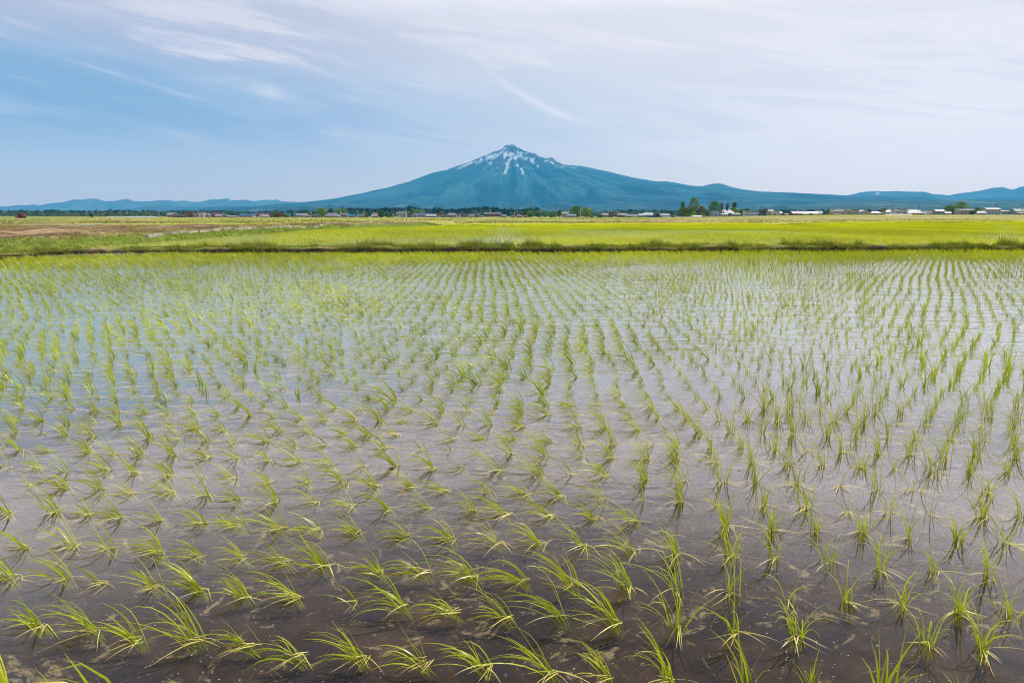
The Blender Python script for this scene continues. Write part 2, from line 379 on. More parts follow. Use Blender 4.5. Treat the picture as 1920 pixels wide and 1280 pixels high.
W2 = [(-19, bund_y(-19) + 0.9), (-10, bund_y(-10) + 0.9), (0, bund_y(0) + 0.9), (12, bund_y(12) + 0.9), (25, bund_y(25) + 0.9), (60, bund_y(60) + 0.9), (120, bund_y(120) + 0.9),
      (120, field2_far(120)), (100, field2_far(100)), (40, field2_far(40)), (10, field2_far(10)), (-9, field2_far(-9) - 0.5), (-11.5, 90), (-19, 72)]
tag(link('water', w2quad('water_second_paddy', 0.085, W2), M_water), 'water between the rows of the second paddy', kind='structure')
tag(link('water', w2quad('water_strip_paddy', 0.20, [(-110, 88), (-58, 91), (-52, 97), (-56, 103), (-120, 100)]), M_water), 'strip of open water in the far left paddy', kind='structure')

# ------------------------------------------------------------------ bund between the paddies
def blade_set(rng, n, L, w, phi, a0, a1, p, seg, ox, oy, oz, cb, ct, twist, wpow=1.5):
    """n curved ribbons -> V (n, 2(seg+1), 3), C same shape"""
    t = np.linspace(0, 1, seg + 1)[None, :]
    A = a0[:, None] + (a1 - a0)[:, None] * t ** p[:, None]
    ds = (L / seg)[:, None]
    hs = np.concatenate([np.zeros((n, 1)), np.cumsum(np.sin((A[:, 1:] + A[:, :-1]) / 2) * ds, 1)], 1)
    vs = np.concatenate([np.zeros((n, 1)), np.cumsum(np.cos((A[:, 1:] + A[:, :-1]) / 2) * ds, 1)], 1)
    cx, sx = np.cos(phi)[:, None], np.sin(phi)[:, None]
    P = np.stack([hs * cx + ox[:, None], hs * sx + oy[:, None], vs + oz[:, None]], -1)
    side = np.stack([-sx + 0 * t, cx + 0 * t, 0 * t + 0 * sx], -1)
    nrm = np.stack([np.cos(A) * cx, np.cos(A) * sx, -np.sin(A)], -1)
    tw = twist[:, None, None]
    W = side * np.cos(tw) + nrm * np.sin(tw)
    wid = (w[:, None] * np.clip(0.55 + 1.2 * t, 0, 1) * (1 - t ** wpow * 0.96))[..., None] / 2
    V = np.stack([P - W * wid, P + W * wid], 2).reshape(n, -1, 3)
    cc = cb[:, None, :] * (1 - t[..., None]) + ct[:, None, :] * t[..., None]
    cc = np.repeat(cc[:, :, None, :], 2, 2).reshape(n, -1, 3)
    return V, cc
def ribbon_faces(n, seg):
    b = (np.arange(n) * 2 * (seg + 1))[:, None, None]
    k = (np.arange(seg) * 2)[None, :, None]
    return (b + k + np.array([0, 1, 3, 2])[None, None, :]).reshape(-1, 4)
def grass_stuff(name, xs, ys_, zs, hgt, seed, dens_col, per=5, wid=0.012, seg=2, lean=-0.6):
    rng = np.random.default_rng(seed); n = len(xs) * per
    x = np.repeat(xs, per) + rng.normal(0, 0.03, n) * (1 + wid * 40); y = np.repeat(ys_, per) + rng.normal(0, 0.03, n) * (1 + wid * 40); z = np.repeat(zs, per) - 0.01
    H = np.repeat(hgt, per) * rng.uniform(0.5, 1.2, n); cb = np.repeat(dens_col, per, 0)
    phi = rng.normal(math.pi, 1.0, n); a0 = rng.uniform(0.0, 0.5, n); a1 = rng.uniform(0.4, 1.5, n)
    j = rng.uniform(0.75, 1.25, (n, 1))
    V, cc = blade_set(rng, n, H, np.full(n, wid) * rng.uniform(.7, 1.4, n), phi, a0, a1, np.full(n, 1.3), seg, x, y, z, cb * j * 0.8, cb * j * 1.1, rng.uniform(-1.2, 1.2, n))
    me = np_mesh(name, V.reshape(-1, 3), ribbon_faces(n, seg), cc.reshape(-1, 3))
    return tag(link('grass', me, M_grass), dict(bund_grass='short grass along the bund between the two near paddies', berm_grass='green and straw-coloured grass over the raised left bank', dyke_grass='rough grass on the far field dykes')[name], 'grass', kind='stuff')

bx = np.concatenate([np.arange(-70, 75, 0.12)])
prof = np.array([(0.0, -0.08), (0.02, 0.04), (0.05, 0.14), (0.11, 0.215), (0.25, 0.25), (0.45, 0.27), (0.7, 0.265), (0.95, 0.21), (1.15, 0.05)])
nb = len(prof)
BXX = np.repeat(bx[:, None], nb, 1); wob = (fbm(bx * 0.9, bx * 0, 4, 5) - .5)[:, None] * 0.45
BYY = bund_y(bx)[:, None] + prof[None, :, 0] + wob * (1 - np.arange(nb) / nb)[None, :] + 0.10 * (fbm(BXX * 5, np.arange(nb)[None, :] * 1.3 + 0 * BXX, 3, 8) - .5)
leftfade = 1 - 0.25 * sst(-bx, 12, 22)[:, None]
BZZ = prof[None, :, 1] * leftfade * (0.45 + 1.0 * fbm(BXX * 0.8, BXX * 0, 5, 12, 0.6)) + 0.08 * (fbm(BXX * 6, np.arange(nb)[None, :] * 1.0 + 0 * BXX, 3, 18) - .5) * (np.arange(nb)[None, :] > 0)
bc = np.ones(BXX.shape + (3,)) * np.array([0.045, 0.032, 0.024])
gr = sst(np.arange(nb)[None, :] + 2.5 * (fbm(BXX * 1.5, BXX * 0, 4, 33) - .5), 2.6, 4.2) * np.ones_like(BXX)
bc = mixc(bc, (0.16, 0.19, 0.03), gr); bc = mixc(bc, (0.36, 0.24, 0.13), gr * sst(fbm(BXX * 0.8, BYY * 2, 4, 44), 0.58, 0.68))
tag(link('embankment', grid_mesh('embankment', BXX, BYY, BZZ, bc), landmat('bund_soil', 4.0, 0.5, 0.8, 9.0, 0.05)), 'low muddy bund between the near paddies', kind='structure')

rng = np.random.default_rng(11)
# grass on the bund
n_ = 26000; x = rng.uniform(-34, 40, n_); o = np.where(rng.random(n_) < 0.25, rng.uniform(0.0, 0.15, n_), rng.uniform(0.02, 1.2, n_)) ** 1.0; y = bund_y(x) + o
z = np.interp(o, prof[:, 0], prof[:, 1]) * 0.98
dens = fbm(x * 1.2, y * 2, 4, 3); k = dens > 0.36; x, y, z, dens, o = x[k], y[k], z[k], dens[k], o[k]
hh = 1.2 * (0.06 + 0.22 * sst(dens, 0.42, 0.75)) * (0.6 + 0.9 * rng.random(len(x)) ** 3) * (0.6 + 0.6 * sst(o, 0.1, 0.5))
gcol = np.ones((len(x), 3)) * np.array([0.25, 0.31, 0.015]); tt = rng.random(len(x))[:, None]
gcol = np.where(tt < 0.22, np.array([0.42, 0.32, 0.12]), np.where(tt > 0.75, np.array([0.12, 0.20, 0.02]), gcol))
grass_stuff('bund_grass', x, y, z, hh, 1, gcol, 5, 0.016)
# grass over the left berm
n_ = 30000; x = rng.uniform(-60, -18, n_); y = rng.uniform(20, 92, n_)
k = (x < field2_left(y) - 0.2) & (y > bund_y(x) + 0.1) & (np.abs(x) < y * 0.84 + 2); x, y = x[k], y[k]
up = sst(y - bund_y(x), 4.5, 12); gn = fbm(x * 0.45, y * 0.45, 4, 91); rim = np.exp(-((field2_left(y) - x - 1.6) / 1.2) ** 2)
k = gn + 0.9 * rim > 0.40 + 0.22 * up; x, y, up, gn, rim = x[k], y[k], up[k], gn[k], rim[k]
g = np.array([0.19, 0.24, 0.014]); s_ = np.array([0.42, 0.32, 0.13])
q = ((rng.random(len(x)) < 0.12 + (0.30 + 0.5 * (gn > .55)) * up * (1 - rim)))[:, None]
grass_stuff('berm_grass', x, y, ground_z(x, y), 0.07 + 0.13 * gn + 0.16 * rim * rng.random(len(x)), 2, np.where(q, s_, g * (0.7 + 0.6 * gn[:, None])), 5, 0.028)
# rough grass on far dykes
n_ = 26000; yy = rng.choice([97, 97, 97, 128, 146, 158, 196, 250, 330, 420, 470, 520], n_).astype(float)
uu = rng.uniform(-0.8, 0.8, n_)
y = np.where(yy == 97, 0, yy); x = uu * np.where(yy == 97, 110, yy)
y = np.where(yy == 97, field2_far(x) + rng.normal(0.8, 0.6, n_), yy + 0.10 * x * (yy / 128) + rng.normal(0, 1.2, n_) * (1 + yy / 150))
k = (y > 60) & ~((yy == 97) & (x < -13)); x, y, yy = x[k], y[k], yy[k]
dn = fbm(x * 0.15, y * 0.3, 4, 14); k = dn > 0.42; x, y, yy, dn = x[k], y[k], yy[k], dn[k]
cg = np.where((rng.random(len(x)) < 0.35 + 0.1 * (yy > 300))[:, None], np.array([0.40, 0.30, 0.12]), np.array([0.13, 0.19, 0.02]))
grass_stuff('dyke_grass', x, y, ground_z(x, y), (0.14 + 0.4 * (dn - .42)) * (1 + yy / 900), 3, cg, 4, 0.12)

# ------------------------------------------------------------------ rice
GREEN = np.array([0.42, 0.60, 0.010]); GREEN2 = np.array([0.70, 0.76, 0.012]); YTIP = np.array([0.84, 0.70, 0.03]); DRY = np.array([0.78, 0.62, 0.26]); PALE = np.array([0.64, 0.70, 0.16])
def clump(rng, nb_, seg, L, wind, droop, spread, wmul=1.0):
    """living leaves of one rice hill; wind 0..1 sweeps them to -X"""
    n = nb_
    az0 = rng.uniform(0, 2 * math.pi, n)
    vx = np.cos(az0) * spread - wind * 1.5; vy = np.sin(az0) * spread * 0.9 + wind * 0.10
    phi = np.arctan2(vy, vx); mag = np.clip(np.hypot(vx, vy), 0.2, 1.6)
    a0 = rng.uniform(0.02, 0.30, n) + 0.42 * wind ** 2 * rng.uniform(.3, 1.3, n)
    a1 = np.clip(a0 + (0.40 + 0.95 * mag * rng.uniform(.45, 1.3, n)) * (0.5 + 0.5 * wind) + droop * rng.uniform(0.2, 1.5, n), 0, 2.7)
    up = rng.random(n) < 0.13; a1 = np.where(up, a0 + 0.15, a1); pw = np.where(rng.random(n) < 0.25 + droop, rng.uniform(1.8, 4.0, n), rng.uniform(0.7, 1.4, n)); a1 = np.where(pw > 1.8, np.minimum(a1 * 1.35, 2.8), a1)
    LL = L * rng.uniform(0.55, 1.15, n); LL = np.where(up, LL * 0.8, LL)
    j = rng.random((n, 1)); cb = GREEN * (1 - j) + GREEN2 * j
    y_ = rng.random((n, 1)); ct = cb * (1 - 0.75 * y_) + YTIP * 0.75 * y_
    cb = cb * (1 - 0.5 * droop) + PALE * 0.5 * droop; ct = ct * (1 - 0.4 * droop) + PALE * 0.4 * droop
    r = 0.012
    return blade_set(rng, n, LL + 0.05, rng.uniform(0.0058, 0.0105, n) * wmul, phi, a0, a1, pw, seg,
                     rng.normal(0, r, n), rng.normal(0, r, n), np.full(n, -0.05), cb * 0.62, ct, rng.uniform(-1.3, 1.3, n))  # blade bases darkened for contrast, shade put into the leaf colour
def withered(rng, n, seg, L, wind, wmul=1.0):
    phi = np.where(rng.random(n) < 0.6 * wind + .1, rng.normal(math.pi + 0.45, 0.35, n), rng.uniform(-2.6, -0.3, n))
    a0 = rng.uniform(0.5, 1.0, n); a1 = rng.uniform(1.65, 2.0, n)
    LL = L * rng.uniform(0.35, 0.95, n)
    j = rng.random((n, 1)); cb = GREEN2 * (1 - j) * 0.8 + DRY * j; ct = DRY * rng.uniform(0.8, 1.15, (n, 1))
    V, c_ = blade_set(rng, n, LL, rng.uniform(0.004, 0.0075, n) * wmul, phi, a0, a1, rng.uniform(0.3, 0.5, n), seg, rng.normal(0, .01, n), rng.normal(0, .01, n), np.full(n, -0.005), cb, ct, rng.uniform(-0.5, 0.5, n))
    V[..., 2] = np.maximum(V[..., 2], 0.004)
    return V, c_
def inframe(x, y, z=0, m=0):
    px, py, zc = px_of(x, y, z)
    return (zc > 0.3) & (px > -m) & (px < 1920 + m) & (py < 1280 + m)

# planting lattice of the near paddy: rows run left-right 0.31 m apart, hills 0.208 m apart in a row
rr = np.random.default_rng(5)
pts = []          # x, y, row
Yr = 2.06 - 0.312 * 2; k = -2; ph = 0; lane = 0
while Yr < 33:
    s = -0.13 + 0.13 * min(1, max(0, (Yr - 3) / 14)) + 0.03 * max(0, (Yr - 17) / 15)
    if Yr < 4.2: p0 = -0.292 + 0.0755 * k
    elif Yr < 9.5: p0 = -0.292 + 0.0755 * k - 0.055 * (k - 7) + 0.02 * math.sin(k * 0.9)
    else:
        if (k - 25) % 8 == 0: lane = rr.normal(0, 0.018)
        p0 = 0.02 - 0.011 * (k - 25) + lane + 0.01 * math.sin(k * 0.35)
    W_ = Yr * 0.95 + 1.5
    ii = np.arange(int(-W_ / 0.208) - 1, int(W_ / 0.208) + 2)
    xx = p0 + ii * 0.208; drift = 0.03 * np.sin(xx * 0.21 + 1.3) + 0.02 * np.sin(xx * 0.55 + Yr)
    yy = Yr + s * (xx + 0.2) + drift + 0.02 * np.sin(k * 2.1)
    for a_, b_ in zip(xx + rr.normal(0, 0.012, len(xx)), yy + rr.normal(0, 0.012, len(xx))):
        pts.append((a_, b_, k))
    Yr += 0.305 if Yr < 22.5 else 0.25; k += 1
pts = np.array(pts)
keep = (pts[:, 1] < bund_y(pts[:, 0]) - 0.12) & (pts[:, 1] > 1.35) & inframe(pts[:, 0], pts[:, 1], 0.2, 260)
pts = pts[keep]; pts = pts[rr.random(len(pts)) > 0.02 + 0.05 * (fbm(pts[:, 0] * 0.5, pts[:, 1] * 0.5, 3, 8) > 0.6) * (pts[:, 1] > 5)]
inside = inframe(pts[:, 0], pts[:, 1], 0.05, 0) & inframe(pts[:, 0], pts[:, 1], 0.0, 0)
order = np.argsort(pts[:, 1] + 1e6 * (~inside))
near_idx = order[:300]; near_set = np.zeros(len(pts), bool); near_set[near_idx] = True

def style_at(x, y):
    right = float(sst(x / max(y, .1), 0.10, 0.50)); nearz = float(sst(y, 7.0, 4.0))
    wind = 0.95 - 0.85 * right if y > 4.5 else 1.0 - 0.75 * float(sst(x / y, -0.05, 0.42))
    droop = 0.75 * right * nearz
    return max(0.05, wind), droop, right
ordw = ['first', 'second', 'third', 'fourth', 'fifth', 'sixth', 'seventh', 'eighth', 'ninth', 'tenth', 'eleventh', 'twelfth', 'thirteenth', 'fourteenth', 'fifteenth', 'sixteenth',
        'seventeenth', 'eighteenth', 'nineteenth', 'twentieth'] + ['twenty-' + s_ for s_ in ('first', 'second', 'third', 'fourth', 'fifth', 'sixth', 'seventh', 'eighth', 'ninth')] + ['thirtieth'] + ['thirty-' + s_ for s_ in ('first', 'second', 'third', 'fourth', 'fifth', 'sixth', 'seventh', 'eighth', 'ninth')]
NP = pts[near_idx]
rows = sorted(set(NP[:, 2]))
rank = {}
for ri, r_ in enumerate(rows):
    sel = [i for i in range(len(NP)) if NP[i, 2] == r_]; sel.sort(key=lambda i: NP[i, 0])
    for q_, i in enumerate(sel): rank[i] = (ri, q_)
for i, (x, y, r_) in enumerate(NP):
    rg = np.random.default_rng(1000 + i)
    wind, droop, right = style_at(x, y); wind = min(1.15, max(0.02, wind + rg.normal(0, 0.13)))
    size = rg.random(); nb_ = int(9 + 10 * size + 2 * (1 - right)); L = rg.uniform(0.17, 0.28)
    if rg.random() < 0.06: nb_ = 3; size = 0
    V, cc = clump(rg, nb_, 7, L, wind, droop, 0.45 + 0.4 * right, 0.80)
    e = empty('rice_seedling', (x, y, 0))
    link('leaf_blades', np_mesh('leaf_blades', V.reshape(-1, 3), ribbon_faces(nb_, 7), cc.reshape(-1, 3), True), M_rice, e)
    nd = rg.integers(3, 9)
    V, cc = withered(rg, nd, 6, L * 0.8, wind, 0.8)
    link('withered_leaves', np_mesh('withered_leaves', V.reshape(-1, 3), ribbon_faces(nd, 6), cc.reshape(-1, 3), True), M_dry, e)
    adj = ('sparse ' if nb_ < 12 else 'bushy ' if nb_ > 17 else '') + ('drooping' if droop > 0.3 else 'wind-bent' if wind > 0.6 else 'upright')
    ri, qi = rank[i]
    tag(e, '%s rice seedling, %s from the left in the %s planted row from the front' % (adj, ordw[qi], ordw[ri]), 'rice plant', 'rice seedlings standing in the near paddy water')

# the rest of the near paddy
rest = pts[~near_set]
def build_mass(name, P, zbase, tiers, label, seed, lfun, tintc=(1, 1, 1), Lm=0.20):
    """tiers: list of (ymax, blades, segs, width mult)"""
    Vs, Cs, Qs = [], [], []; base = 0; rg = np.random.default_rng(seed); y0 = 0
    for ymax, nb_, seg, wm in tiers:
        k_ = (P[:, 1] >= y0) & (P[:, 1] < ymax); y0 = ymax; T = P[k_]
        if not len(T): continue
        wd, dr, rt = lfun(T)
        bins = np.clip((wd * 4).astype(int), 0, 4)
        for bi in range(5):
            for vi in range(7):
                sel = T[(bins == bi) & (np.arange(len(T)) * 7919 % 7 == vi)]
                if not len(sel): continue
                rv = np.random.default_rng(seed * 100 + bi * 10 + vi + int(ymax))
                V, cc = clump(rv, nb_, seg, Lm, 0.1 + bi * 0.24, 0.10, 0.42 + 0.1 * (4 - bi) * 0.5, wm)
                V = V.reshape(-1, 3); cc = cc.reshape(-1, 3)
                n = len(sel); sz = sel[:, 3] * rg.uniform(0.75, 1.25, n)
                big = rg.random(n) < 0.06; sz = np.where(big & (sel[:, 1] < 22), sz * 1.45, sz); sz = np.where((rg.random(n) < 0.06) & (sel[:, 1] < 22), sz * 0.65, sz)
                fl = rg.normal(0, 0.35, n); cs, sn = np.cos(fl), np.sin(fl)
                X_ = (V[None, :, 0] * cs[:, None] - V[None, :, 1] * sn[:, None]) * sz[:, None] + sel[:, 0:1]
                Y_ = (V[None, :, 0] * sn[:, None] + V[None, :, 1] * cs[:, None]) * sz[:, None] + sel[:, 1:2]
                Z_ = V[None, :, 2] * sz[:, None] + zbase
                Vs.append(np.stack([X_, Y_, Z_], -1).reshape(-1, 3))
                tint = rg.uniform(0.78, 1.2, (n, 1, 1)) * (0.72 + 0.56 * fbm(sel[:, 0] * 0.22, sel[:, 1] * 0.10, 4, 55))[:, None, None] * np.array(tintc)[None, None, :]
                Cs.append((cc[None] * tint).reshape(-1, 3))
                f_ = ribbon_faces(nb_ * n, seg) + base; Qs.append(f_); base += n * len(V)
    me = np_mesh(name, np.concatenate(Vs), np.concatenate(Qs), np.concatenate(Cs))
    return tag(link('rice_plants', me, M_rice), label, 'rice plants', kind='stuff')
def lnear(T):
    right = sst(T[:, 0] / T[:, 1], 0.10, 0.50); return np.clip(0.92 - 0.80 * right + 0.15 * (fbm(T[:, 0], T[:, 1], 2, 6) - .5) * 2, 0.02, 1.1), 0, right
distb = bund_y(rest[:, 0]) - rest[:, 1]
size = (1.00 - 0.14 * sst(rest[:, 1], 6, 13)) * (1 - 0.27 * sst(rest[:, 0] / rest[:, 1], -0.05, 0.35)) + 0.38 * (fbm(rest[:, 0] * 0.8, rest[:, 1] * 0.8, 3, 71) - .5) * 2 + 0.33 * sst(-distb + 1.2 * fbm(rest[:, 0] * 0.2, rest[:, 0] * 0, 3, 4), -7.5, -6.0)
rest = np.concatenate([rest, size[:, None]], 1)
extra = rest[(distb < 5.5) & (np.arange(len(rest)) % 3 == 0)].copy(); extra[:, 0] += 0.10; extra[:, 3] *= 0.95       # thickly planted headland under the bund
rest = np.concatenate([rest, extra])
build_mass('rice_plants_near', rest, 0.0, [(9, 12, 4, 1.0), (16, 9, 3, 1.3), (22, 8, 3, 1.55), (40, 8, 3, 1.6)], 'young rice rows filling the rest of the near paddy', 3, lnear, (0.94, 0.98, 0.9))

# second and third paddies
def lattice(x0, x1, y0, y1, dx, dy, skew, seed, wav=0.05):
    r_ = np.random.default_rng(seed); out_ = []; kk = 0; yv = y0
    while yv < y1:
        W_ = yv * 0.86 + 3; a_, b_ = max(x0, -W_), min(x1, W_)
        ii = np.arange(int(a_ / dx) - 2, int(b_ / dx) + 3); xx = skew * kk + ii * dx
        xx = np.concatenate([xx]); yy = yv + 0.045 * xx + wav * np.sin(xx * 0.15 + 1)
        out_.append(np.stack([xx + r_.normal(0, .012, len(xx)), yy + r_.normal(0, .012, len(xx))], 1)); kk += 1; yv += dy
    return np.concatenate(out_)
P2 = lattice(-19, 130, 30, 135, 0.24, 0.32, -0.006, 1)
k = (P2[:, 1] > bund_y(P2[:, 0]) + 1.05) & (P2[:, 1] < field2_far(P2[:, 0]) - 0.3) & (P2[:, 0] > field2_left(P2[:, 1]) + 0.35) & inframe(P2[:, 0], P2[:, 1], 0.1, 120)
P2 = P2[k]; thin = fbm(P2[:, 0] * 0.10, P2[:, 1] * 0.05, 3, 19)
P2 = np.concatenate([P2, np.zeros((len(P2), 1)), (0.78 + 0.40 * sst(1 - thin, 0.35, 0.6))[:, None]], 1)
lfar = lambda T: (np.full(len(T), 0.55), 0, 0)
build_mass('rice_plants_second', P2, 0.085, [(50, 6, 2, 1.9), (75, 5, 2, 2.6), (140, 4, 2, 3.8)], 'dense yellow-green rice rows of the second paddy', 4, lfar, (1.10, 1.12, 0.42), 0.20)
P3 = lattice(-60, 230, 98, 215, 0.5, 0.55, 0.21, 2)
k = (P3[:, 1] > field2_far(P3[:, 0]) + 2.2) & (P3[:, 1] < field2_far(P3[:, 0]) * 1.22 + 4) & (P3[:, 0] > -20 + 0.0 * P3[:, 1]) & inframe(P3[:, 0], P3[:, 1], 0.1, 120)
P3 = P3[k]; P3 = np.concatenate([P3, np.zeros((len(P3), 1)), np.full((len(P3), 1), 1.15)], 1)
build_mass('rice_plants_third', P3, 0.10, [(230, 5, 2, 8.0)], 'thin band of yellow-green rice beyond the second paddy', 5, lfar, (1.2, 1.2, 0.4), 0.21)

# ------------------------------------------------------------------ far hills and the mountain
def mcol(hz_, steep, n1, n2):
    pass
M_land = landmat('hill_forest', 0.006, 0.22, 0.6, 0.02, 14.0)
def gauss(x, y, cx, cy, sx, sy): return np.exp(-((x - cx) / sx) ** 2 - ((y - cy) / sy) ** 2)
DM = 15800.0
Lp = [(960, 273), (944, 281), (925, 289), (905, 296.5), (884, 306), (870, 311), (840, 321), (812, 328), (790, 337), (770, 345), (730, 356), (690, 366), (650, 374), (620, 378.5), (590, 382), (560, 384.5), (520, 387), (470, 391), (380, 398), (250, 404)]
Rp = [(960, 273), (974, 283), (982, 285), (1000, 291), (1018, 300), (1032, 304), (1045, 308), (1060, 312), (1080, 314.5), (1095, 316), (1140, 326), (1180, 337), (1222, 344), (1260, 348), (1300, 353), (1340, 357), (1400, 362), (1450, 364), (1500, 367), (1540, 371), (1575, 374), (1640, 381), (1760, 392), (1900, 402)]
def prof_of(P):
    r = [abs((px - 960) / 1301.0 * DM) for px, py in P]; h = [(HOR - py) / 1323.0 * DM for px, py in P]
    return np.array(r), np.array(h)
rL, hL = prof_of(Lp); rR, hR = prof_of(Rp)
Fp = np.array([(0, 1571), (250, 1450), (700, 1180), (1300, 900), (2000, 650), (2800, 450), (3600, 310), (4600, 215), (6000, 140), (7500, 75), (9000, 20), (12000, -30)])
nr, nth = 210, 620
tr_ = np.linspace(0, 1, nr); rad = 11500 * (0.35 * tr_ + 0.65 * tr_ ** 2.6)
th = np.linspace(0, 2 * np.pi, nth)
RR, TT = np.meshgrid(rad, th); cx = np.cos(TT); sy = np.sin(TT)
hl = np.interp(RR, rL, hL); hr = np.interp(RR, rR, hR); hf = np.interp(RR, Fp[:, 0], Fp[:, 1])
wl = np.clip(-cx, 0, 1) ** 2.2; wr = np.clip(cx, 0, 1) ** 2.2; wf = np.clip(1 - wl - wr, 0, 1)
H = hl * wl + hr * wr + hf * wf
# radial gullies and spurs
e1 = fbm(np.cos(TT) * 4.5 + 9, np.sin(TT) * 4.5 + RR * 0.00025, 5, 201, 0.55)
e2 = fbm(np.cos(TT) * 11 + 3, np.sin(TT) * 11 + RR * 0.0007, 4, 215, 0.55)
ridge = 1 - np.abs(2 * e1 - 1) * 2.2; ridge2 = 1 - np.abs(2 * e2 - 1) * 2.2
e3 = fbm(np.cos(TT) * 30 + 5, np.sin(TT) * 30 + RR * 0.0016, 4, 222, 0.6); ridge3 = 1 - np.abs(2 * e3 - 1) * 2.4
amp = np.interp(RR, [0, 200, 900, 2200, 3600, 5500, 9000], [0, 40, 150, 210, 190, 80, 20])
side = np.maximum(wl, wr)
H = H + amp * (ridge * 0.9 + ridge2 * 0.55 + ridge3 * 0.30 - 1.1) * (1 - 0.80 * side)
MX = RR * cx; MY = DM + RR * sy
H = H + 60 * (fbm(MX * 0.0012, MY * 0.0012, 5, 230) - .5) * sst(RR, 300, 2500) * (1 - 0.7 * side) + 16 * (fbm(MX * 0.006, MY * 0.006, 4, 240) - .5) * sst(RR, 60, 500)
for (px, py, sxx) in ((1335, 345, 330), (1242, 341.5, 220), (1207, 341, 170)):           # domes on the right shoulder
    cxm = (px - 960) / 1301 * DM; base = np.interp(abs(cxm), rR, hR); top = (HOR - py) / 1323 * DM
    H = H + (top - base) * gauss(MX, MY, cxm + (60 if px == 1335 else 0), DM, sxx, 900)
for (px, dh, sxx) in ((1033, 70, 90), (949, 45, 60), (957, 14, 22), (963, 22, 60), (974, 25, 30), (925, 22, 40), (1003, 25, 45), (1018, 18, 40), (1085, 30, 60)):
    cxm = (px - 960) / 1301 * DM; H = H + dh * gauss(MX, MY, cxm, DM - 60, sxx, 160)
# albedo: forest, bare rock high up, meadow patches, snow in the gullies, plus relief shading painted into the colour
n1 = fbm(MX * 0.0009, MY * 0.0009, 5, 250); n2 = fbm(MX * 0.004, MY * 0.004, 4, 260); n3 = fbm(MX * 0.0022, MY * 0.0007, 5, 270)
mc = np.ones(MX.shape + (3,)) * np.array([0.012, 0.036, 0.042])
mc = mixc(mc, (0.022, 0.060, 0.065), sst(n1, 0.42, 0.6))
mc = mixc(mc, (0.07, 0.15, 0.13), sst(ridge * .5 + ridge2 * .3 + ridge3 * .3, 0.45, 0.9) * sst(H, 180, 450) * 0.8)  # spurs lightened as if lit, relief put into the colour
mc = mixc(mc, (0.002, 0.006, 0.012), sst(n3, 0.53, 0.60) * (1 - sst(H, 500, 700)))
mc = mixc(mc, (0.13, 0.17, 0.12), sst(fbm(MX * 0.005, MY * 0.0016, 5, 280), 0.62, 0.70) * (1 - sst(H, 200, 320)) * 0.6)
mc = mixc(mc, (0.002, 0.006, 0.014), (1 - sst(ridge2 * .6 + ridge3 * .4, -0.1, 0.5)) * 0.75)  # gullies near black, their shade painted into the albedo
rock = sst(H + 500 * (n2 - .5) + 300 * (n1 - .5), 1020, 1280)
mc = mixc(mc, (0.10, 0.070, 0.090), rock)
PX, PY, _z = px_of(MX, MY, H)
front = (sy < 0.12)
def inpoly(x, y, P):
    ins = np.zeros(x.shape, bool); j = len(P) - 1
    for i in range(len(P)):
        xi, yi = P[i]; xj, yj = P[j]
        c_ = ((yi > y) != (yj > y)) & (x < (xj - xi) * (y - yi) / (yj - yi + 1e-9) + xi); ins ^= c_; j = i
    return ins
SNOW = [[(330, 305), (400, 240), (500, 195), (640, 160), (655, 178), (560, 240), (480, 265), (400, 298)], [(160, 335), (290, 275), (300, 288), (200, 335)], [(470, 302), (520, 275), (525, 292), (480, 308)],
        [(665, 170), (720, 162), (795, 178), (795, 202), (740, 212), (702, 208), (692, 250), (672, 240)], [(770, 200), (792, 215), (742, 272), (725, 300), (718, 365), (698, 370), (700, 300), (712, 280)],
        [(688, 368), (718, 375), (684, 422), (668, 418)], [(803, 138), (830, 148), (897, 160), (897, 182), (825, 178)], [(785, 238), (830, 178), (880, 188), (900, 215), (985, 216), (985, 238), (940, 252), (860, 248), (800, 248)],
        [(985, 235), (1048, 228), (1056, 290), (1036, 308), (1020, 290), (985, 290)], [(1140, 268), (1212, 248), (1202, 282), (1150, 278)], [(1228, 265), (1272, 288), (1266, 304), (1232, 290)],
        [(868, 358), (892, 362), (920, 437), (902, 437), (872, 392)], [(1063, 318), (1092, 328), (1086, 368), (1063, 352)], [(1013, 348), (1037, 358), (1037, 382), (1018, 372)], [(1178, 328), (1212, 338), (1206, 354)],
        [(1385, 328), (1412, 338), (1406, 352)], [(1470, 335), (1520, 343), (1506, 368)], [(522, 350), (552, 343), (532, 372)], [(813, 316), (838, 324), (836, 342), (818, 333)], [(948, 318), (968, 316), (956, 337)],
        [(680, 113), (706, 103), (690, 142), (640, 158), (605, 162)], [(1290, 320), (1312, 325), (1300, 365)]]
sn = np.zeros(MX.shape)
jx = 3.5 * (fbm(MX * 0.012, MY * 0.012, 3, 300) - .5); jy = 3.5 * (fbm(MX * 0.012, MY * 0.012, 3, 310) - .5)
cxp = (PX + jx - 840) * 6.4; cyp = (PY + jy - 260) * 6.4
for P in SNOW: sn = np.maximum(sn, inpoly(cxp, cyp, P))
streak = fbm(TT * 26, RR * 0.0012, 4, 320); sn = sn * (0.5 * streak + 0.5 * fbm(MX * 0.016, MY * 0.012, 4, 321) > 0.425)
spots = (fbm(MX * 0.016, MY * 0.012, 3, 330) > 0.72) & (H > 980)
spots |= (fbm(TT * 30, RR * 0.002, 3, 335) > 0.76) & (H > 1120) & (H < 1400)
sn = np.where(front, np.maximum(sn, spots * 0.9), sst(H + 300 * (streak - .5), 1150, 1250) * (streak > 0.5))
mc = mixc(mc, (0.95, 0.93, 0.93), sn)
tag(link('mountain', grid_mesh('mountain', MX, MY, H, mc), M_land), 'broad volcano with snow streaks below its jagged top', kind='structure')

